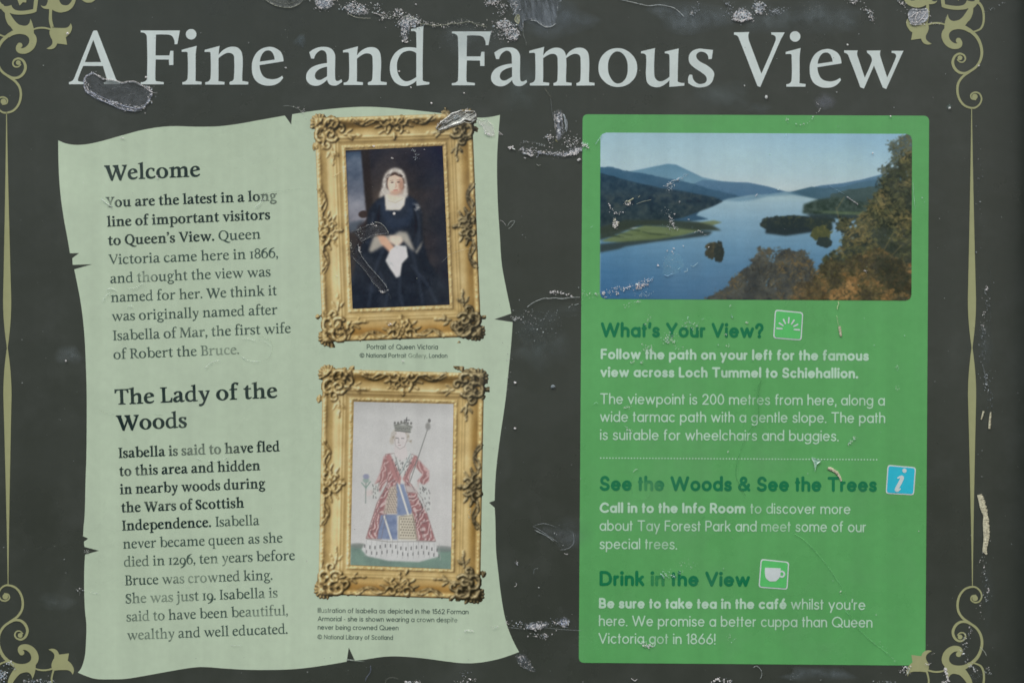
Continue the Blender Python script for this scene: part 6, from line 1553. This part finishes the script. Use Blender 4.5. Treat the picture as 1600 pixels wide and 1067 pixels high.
for s in ("150,130 220,170 300,250 380,350 460,470", "480,480 500,600 560,720 640,800 760,890"): fl.hair(zt(s, 1200, 800, 4), 1.6, (104, 168, 112), .4)
fl.along(zt("640,800 700,820 760,890 800,930", 1200, 800, 4), 26, 1.6, (.3, .8), (120, 190, 130), (.4, .9)).hair(zt("480,610 510,650", 1200, 800, 4), 1.2, (120, 186, 140), .6).blob(1313, 925, 2, 4, 6, (.3, .8), LG)
fl.hair(zt("525,782 540,795 550,812", 900, 700, 4), 2.2, (160, 204, 190), .85).along(zt("540,780 600,800 650,780 665,770", 900, 700, 4), 60, 2, (.3, 1), (130, 196, 160)).blob(1075, 880, 14, 8, 30, (.2, .6), LG); fl.blob(1011, 1008, 7, 3, 44, (.4, 1.4), (176, 206, 200)).blob(1004, 1002, 4, 1, 10, (.4, 1), LG).blob(1140, 995, 10, 6, 12, (.3, .8), LG)
fl.along(zt("505,380 520,355 545,330", 1200, 600, 4), 30, 1.0, (.4, 1.2), (140, 196, 166)).blob(1400, 573, 2.5, 2, 8, (.3, .9), LG).blob(1402, 607, 3, 3, 10, (.3, .8), LG).hair(zt("795,690 815,695 805,720", 1200, 400, 4), .8, LG, .5)
fl.hair(zt("435,285 440,300 432,320 432,335", 1200, 400, 4), 1.6, (190, 200, 160), .9).hair(zt("428,370 432,400 440,435", 1200, 400, 4), .8, (176, 190, 150), .8)
fl.along(zt("1040,640 1100,650 1200,650 1290,570 1330,530", 1140, 130, 10), 24, 1.2, (.3, 1), (130, 200, 140), (.4, .9)).blob(1229, 187, 2, 1.6, 6, (.5, 1.2), (160, 216, 190)); fl.along(zt("1370,490 1370,460 1420,410 1380,340 1330,300", 1140, 130, 10), 12, .5, (.4, 1), WHITE)
fl.along(zt("400,960 440,940 540,910", 900, 300, 5.333), 26, 2, (.3, 1), LG, (.4, .9)).along(zt("60,860 150,850 190,860", 900, 300, 5.333), 26, 1.5, (.3, .9), LG, (.4, .9)).hair(zt("120,300 140,285", 900, 300, 5.333), 1, LG, .7).blob(1141, 487 - 9.5, 1.4, 1.4, 5, (.4, 1), LG)
fl.along(zt("1480,550 1530,600 1580,640", 760, 400, 9.975), 14, 2, (.3, .9), LG, (.5, .9))
fl.build('lime_crust')
film('film_flap', zt("268,455 290,460 330,480 305,505 292,550 285,500", 1200, 600, 4), ((122, 176, 150), .8), ((190, 214, 196), .9), 1.2, .0016, 262, 'small pale green flap of lifted film on the dotted line', edge=1)

# -- clouded drifts on the dark print
for i, (x, y, rx, ry, al, c) in enumerate(((1085, 25, 70, 30, .22, (96, 106, 112)), (1240, 30, 110, 32, .16, (92, 102, 106)), (865, 30, 70, 34, .2, (90, 100, 108)), (740, 60, 60, 30, .14, (84, 92, 94)), (820, 130, 40, 60, .14, (86, 96, 98)), (1130, 150, 60, 30, .14, (90, 100, 102)), (850, 545, 50, 40, .12, (86, 96, 98)), (890, 830, 40, 30, .14, (84, 92, 96)), (1540, 540, 14, 50, .25, (84, 94, 98)), (1542, 930, 14, 60, .2, (80, 90, 94)), (470, 66, 12, 12, .3, (82, 94, 100)), (110, 555, 24, 18, .2, (86, 94, 96)), (1290, 160, 22, 16, .15, (96, 100, 110)), (90, 940, 30, 20, .12, (84, 92, 92)), (1280, 1052, 60, 14, .22, (88, 98, 102)), (1185, 170, 22, 12, .1, (90, 100, 104)), (1483, 168, 5, 6, .5, (84, 104, 100)))):
    r = random.Random(400 + i)
    out = [(x + rx * math.cos(t) * r.uniform(.7, 1.2), y + ry * math.sin(t) * r.uniform(.7, 1.2)) for t in (6.283 * k / 11 for k in range(11))]
    film('cloudy_film', out, (c, al), (c, al * .6), 1.0, .0003, 410 + i, edge=ry * .85, rimgate=.9, texture=.7, step=1.5, base=.0008)

# -- loose pale specks over everything: nobody could count them
fl = Flecks(501); rr = random.Random(502)
for k in range(620):
    x, y = rr.uniform(-20, 1600), rr.uniform(-10, 1075); s = .3 + .75 * rr.random() ** 3
    on = 'g' if 912 < x < 1446 and 182 < y < 1034 else ('s' if 140 < x < 770 and 205 < y < 1020 else 'd')
    if on == 's' and rr.random() < .8: continue
    if on == 'g' and rr.random() < .62: continue
    c = {'g': (130, 186, 150), 's': (178, 194, 180), 'd': (132, 140, 138)}[on]
    fl.one(x, y, s, c, rr.uniform(.25, .85), rr.uniform(1, 1.6))
for x, y, s in ((1197.5, 152, 2.4), (1324, 71, 1.6), (1163, 134.5, 1.2), (650, 8, 1.5), (864, 603.5, 3.2), (1483, 169, 2), (804.5, 597.5, 1.8), (1089.5, 4, 1), (1529, 103.5, 1.6), (106, 53, 2.0), (228.5, 121.5, 1.6), (725, 146, 1.4), (674, 162, 1.3), (642, 137, 1.2), (624, 112, 1.3), (447, 107, 1.6), (1363, 240, 1.4), (1391, 182, 1.2), (103.5, 563.5, 2), (804.5, 669, 1.6), (842, 917.5, 1.2), (1435, 829.5, .9)):
    fl.one(x, y, s, (112, 126, 134) if s > 3 else (176, 182, 178), .9, 1.3)
fl.items += LOOSE
fl.build('dirt_specks', kind='stuff')
# ----------------------------------------------------------------------------------------------
#  curled dry flakes lying on the board: things of their own
# ----------------------------------------------------------------------------------------------
def flake(label, spine, seed, arch=1.2, group='dry cream flakes stuck on the board', ribs=0.0):
    """a curled sliver with real thickness; spine: (x, y, left width, right width)"""
    r = random.Random(seed); q = []
    A = [np.array(p, float) for p in spine]
    for i in range(len(A) - 1):
        n = max(2, int(np.hypot(*(A[i + 1] - A[i])[:2]) / .8))
        q += [A[i] + (A[i + 1] - A[i]) * k / n for k in range(n)]
    q.append(A[-1]); m = 7; v, f = [], []
    top, bot = [], []
    for i, p in enumerate(q):
        t = q[min(i + 1, len(q) - 1)][:2] - q[max(i - 1, 0)][:2]; t = t / (np.hypot(*t) + 1e-9); nn = np.array((-t[1], t[0]))
        wl = p[2] * r.uniform(.93, 1.05); wr = p[3] * r.uniform(.72, 1.22)
        rt, rb = [], []
        for k in range(m):
            u = k / (m - 1); off = -wl + (wl + wr) * u
            h = .9 + arch * math.sin(u * math.pi) * (wl + wr) * .28 + r.uniform(-.28, .28) + ribs * .35 * math.sin(i * 1.1)
            x, y = p[0] - nn[0] * off, p[1] - nn[1] * off
            rt.append(len(v)); v.append(P(x, y, .0004 + h * PX)); rb.append(len(v)); v.append(P(x, y, .0004 + (h - .7) * PX))
        top.append(rt); bot.append(rb)
    for i in range(len(q) - 1):
        for k in range(m - 1):
            f.append((top[i][k], top[i][k + 1], top[i + 1][k + 1], top[i + 1][k])); f.append((bot[i][k], bot[i + 1][k], bot[i + 1][k + 1], bot[i][k + 1]))
        f.append((top[i][0], top[i + 1][0], bot[i + 1][0], bot[i][0])); f.append((top[i][m - 1], bot[i][m - 1], bot[i + 1][m - 1], top[i + 1][m - 1]))
    for e in (0, len(q) - 1):
        for k in range(m - 1): f.append((top[e][k], bot[e][k], bot[e][k + 1], top[e][k + 1]))
    c = np.mean(np.array(v), 0)
    me = bpy.data.meshes.new('dry_flake'); me.from_pydata([tuple(np.array(p) - c) for p in v], [], f); me.update()
    import bmesh
    bm = bmesh.new(); bm.from_mesh(me); bmesh.ops.recalc_face_normals(bm, faces=bm.faces[:]); bm.to_mesh(me); bm.free()
    o = link('dry_flake', me, M_FLAKE); o.location = c
    return tag(o, label, 'flake', group)
flake('long ragged cream flake beside the right gold border rod', [(1529.5, 772.5, 3.2, 3.8), (1532, 781, 3.6, 6), (1534, 792, 3.2, 6.4), (1536.5, 800, 2.6, 6.5), (1537.5, 804, 1.6, 5.2), (1539, 808, 3.4, 5.2), (1540, 820, 4.6, 5.4), (1540.8, 836, 4.4, 5.2), (1541, 846, 4.8, 3.0), (1540, 854, 4.6, 2.0), (1538.5, 860, 4.0, 3.0), (1541, 866, .8, 1.6)], 1, .28, ribs=.12)
flake('short straight upright cream flake above the long ragged one at the right margin', [(1547.8, 643.5, .8, .8), (1547, 650, 1.6, 1.5), (1546.4, 660, 1.9, 1.7), (1545.8, 669.5, 1.8, 1.8)], 2, .8)
flake('tiny crooked cream flake left of the short straight upright one', [(1536.2, 642, 1.0, 1.4), (1535, 648, 1.2, 1.3), (1534.2, 652, 1.6, .8), (1532.8, 655.5, .8, .6)], 3, .8)
flake('curved cream flake above the word Trees', [(1293.2, 731.2, 2.2, 2.2), (1297, 731.8, 2.6, 2.4), (1302.5, 734.6, 2.3, 2.2), (1308, 739, 2.2, 2.2), (1312, 744.6, 1.8, 1.8), (1314.4, 751.2, 1.0, 1.0)], 4, .55, ribs=.2)
flake('small upright cream flake hanging below the printed lake view', [(1311.2, 509.5, 1.8, 1.8), (1312, 515, 2.1, 2.0), (1313, 521, 1.9, 1.8), (1313.4, 525.5, 1.2, 1.2)], 5, .9)
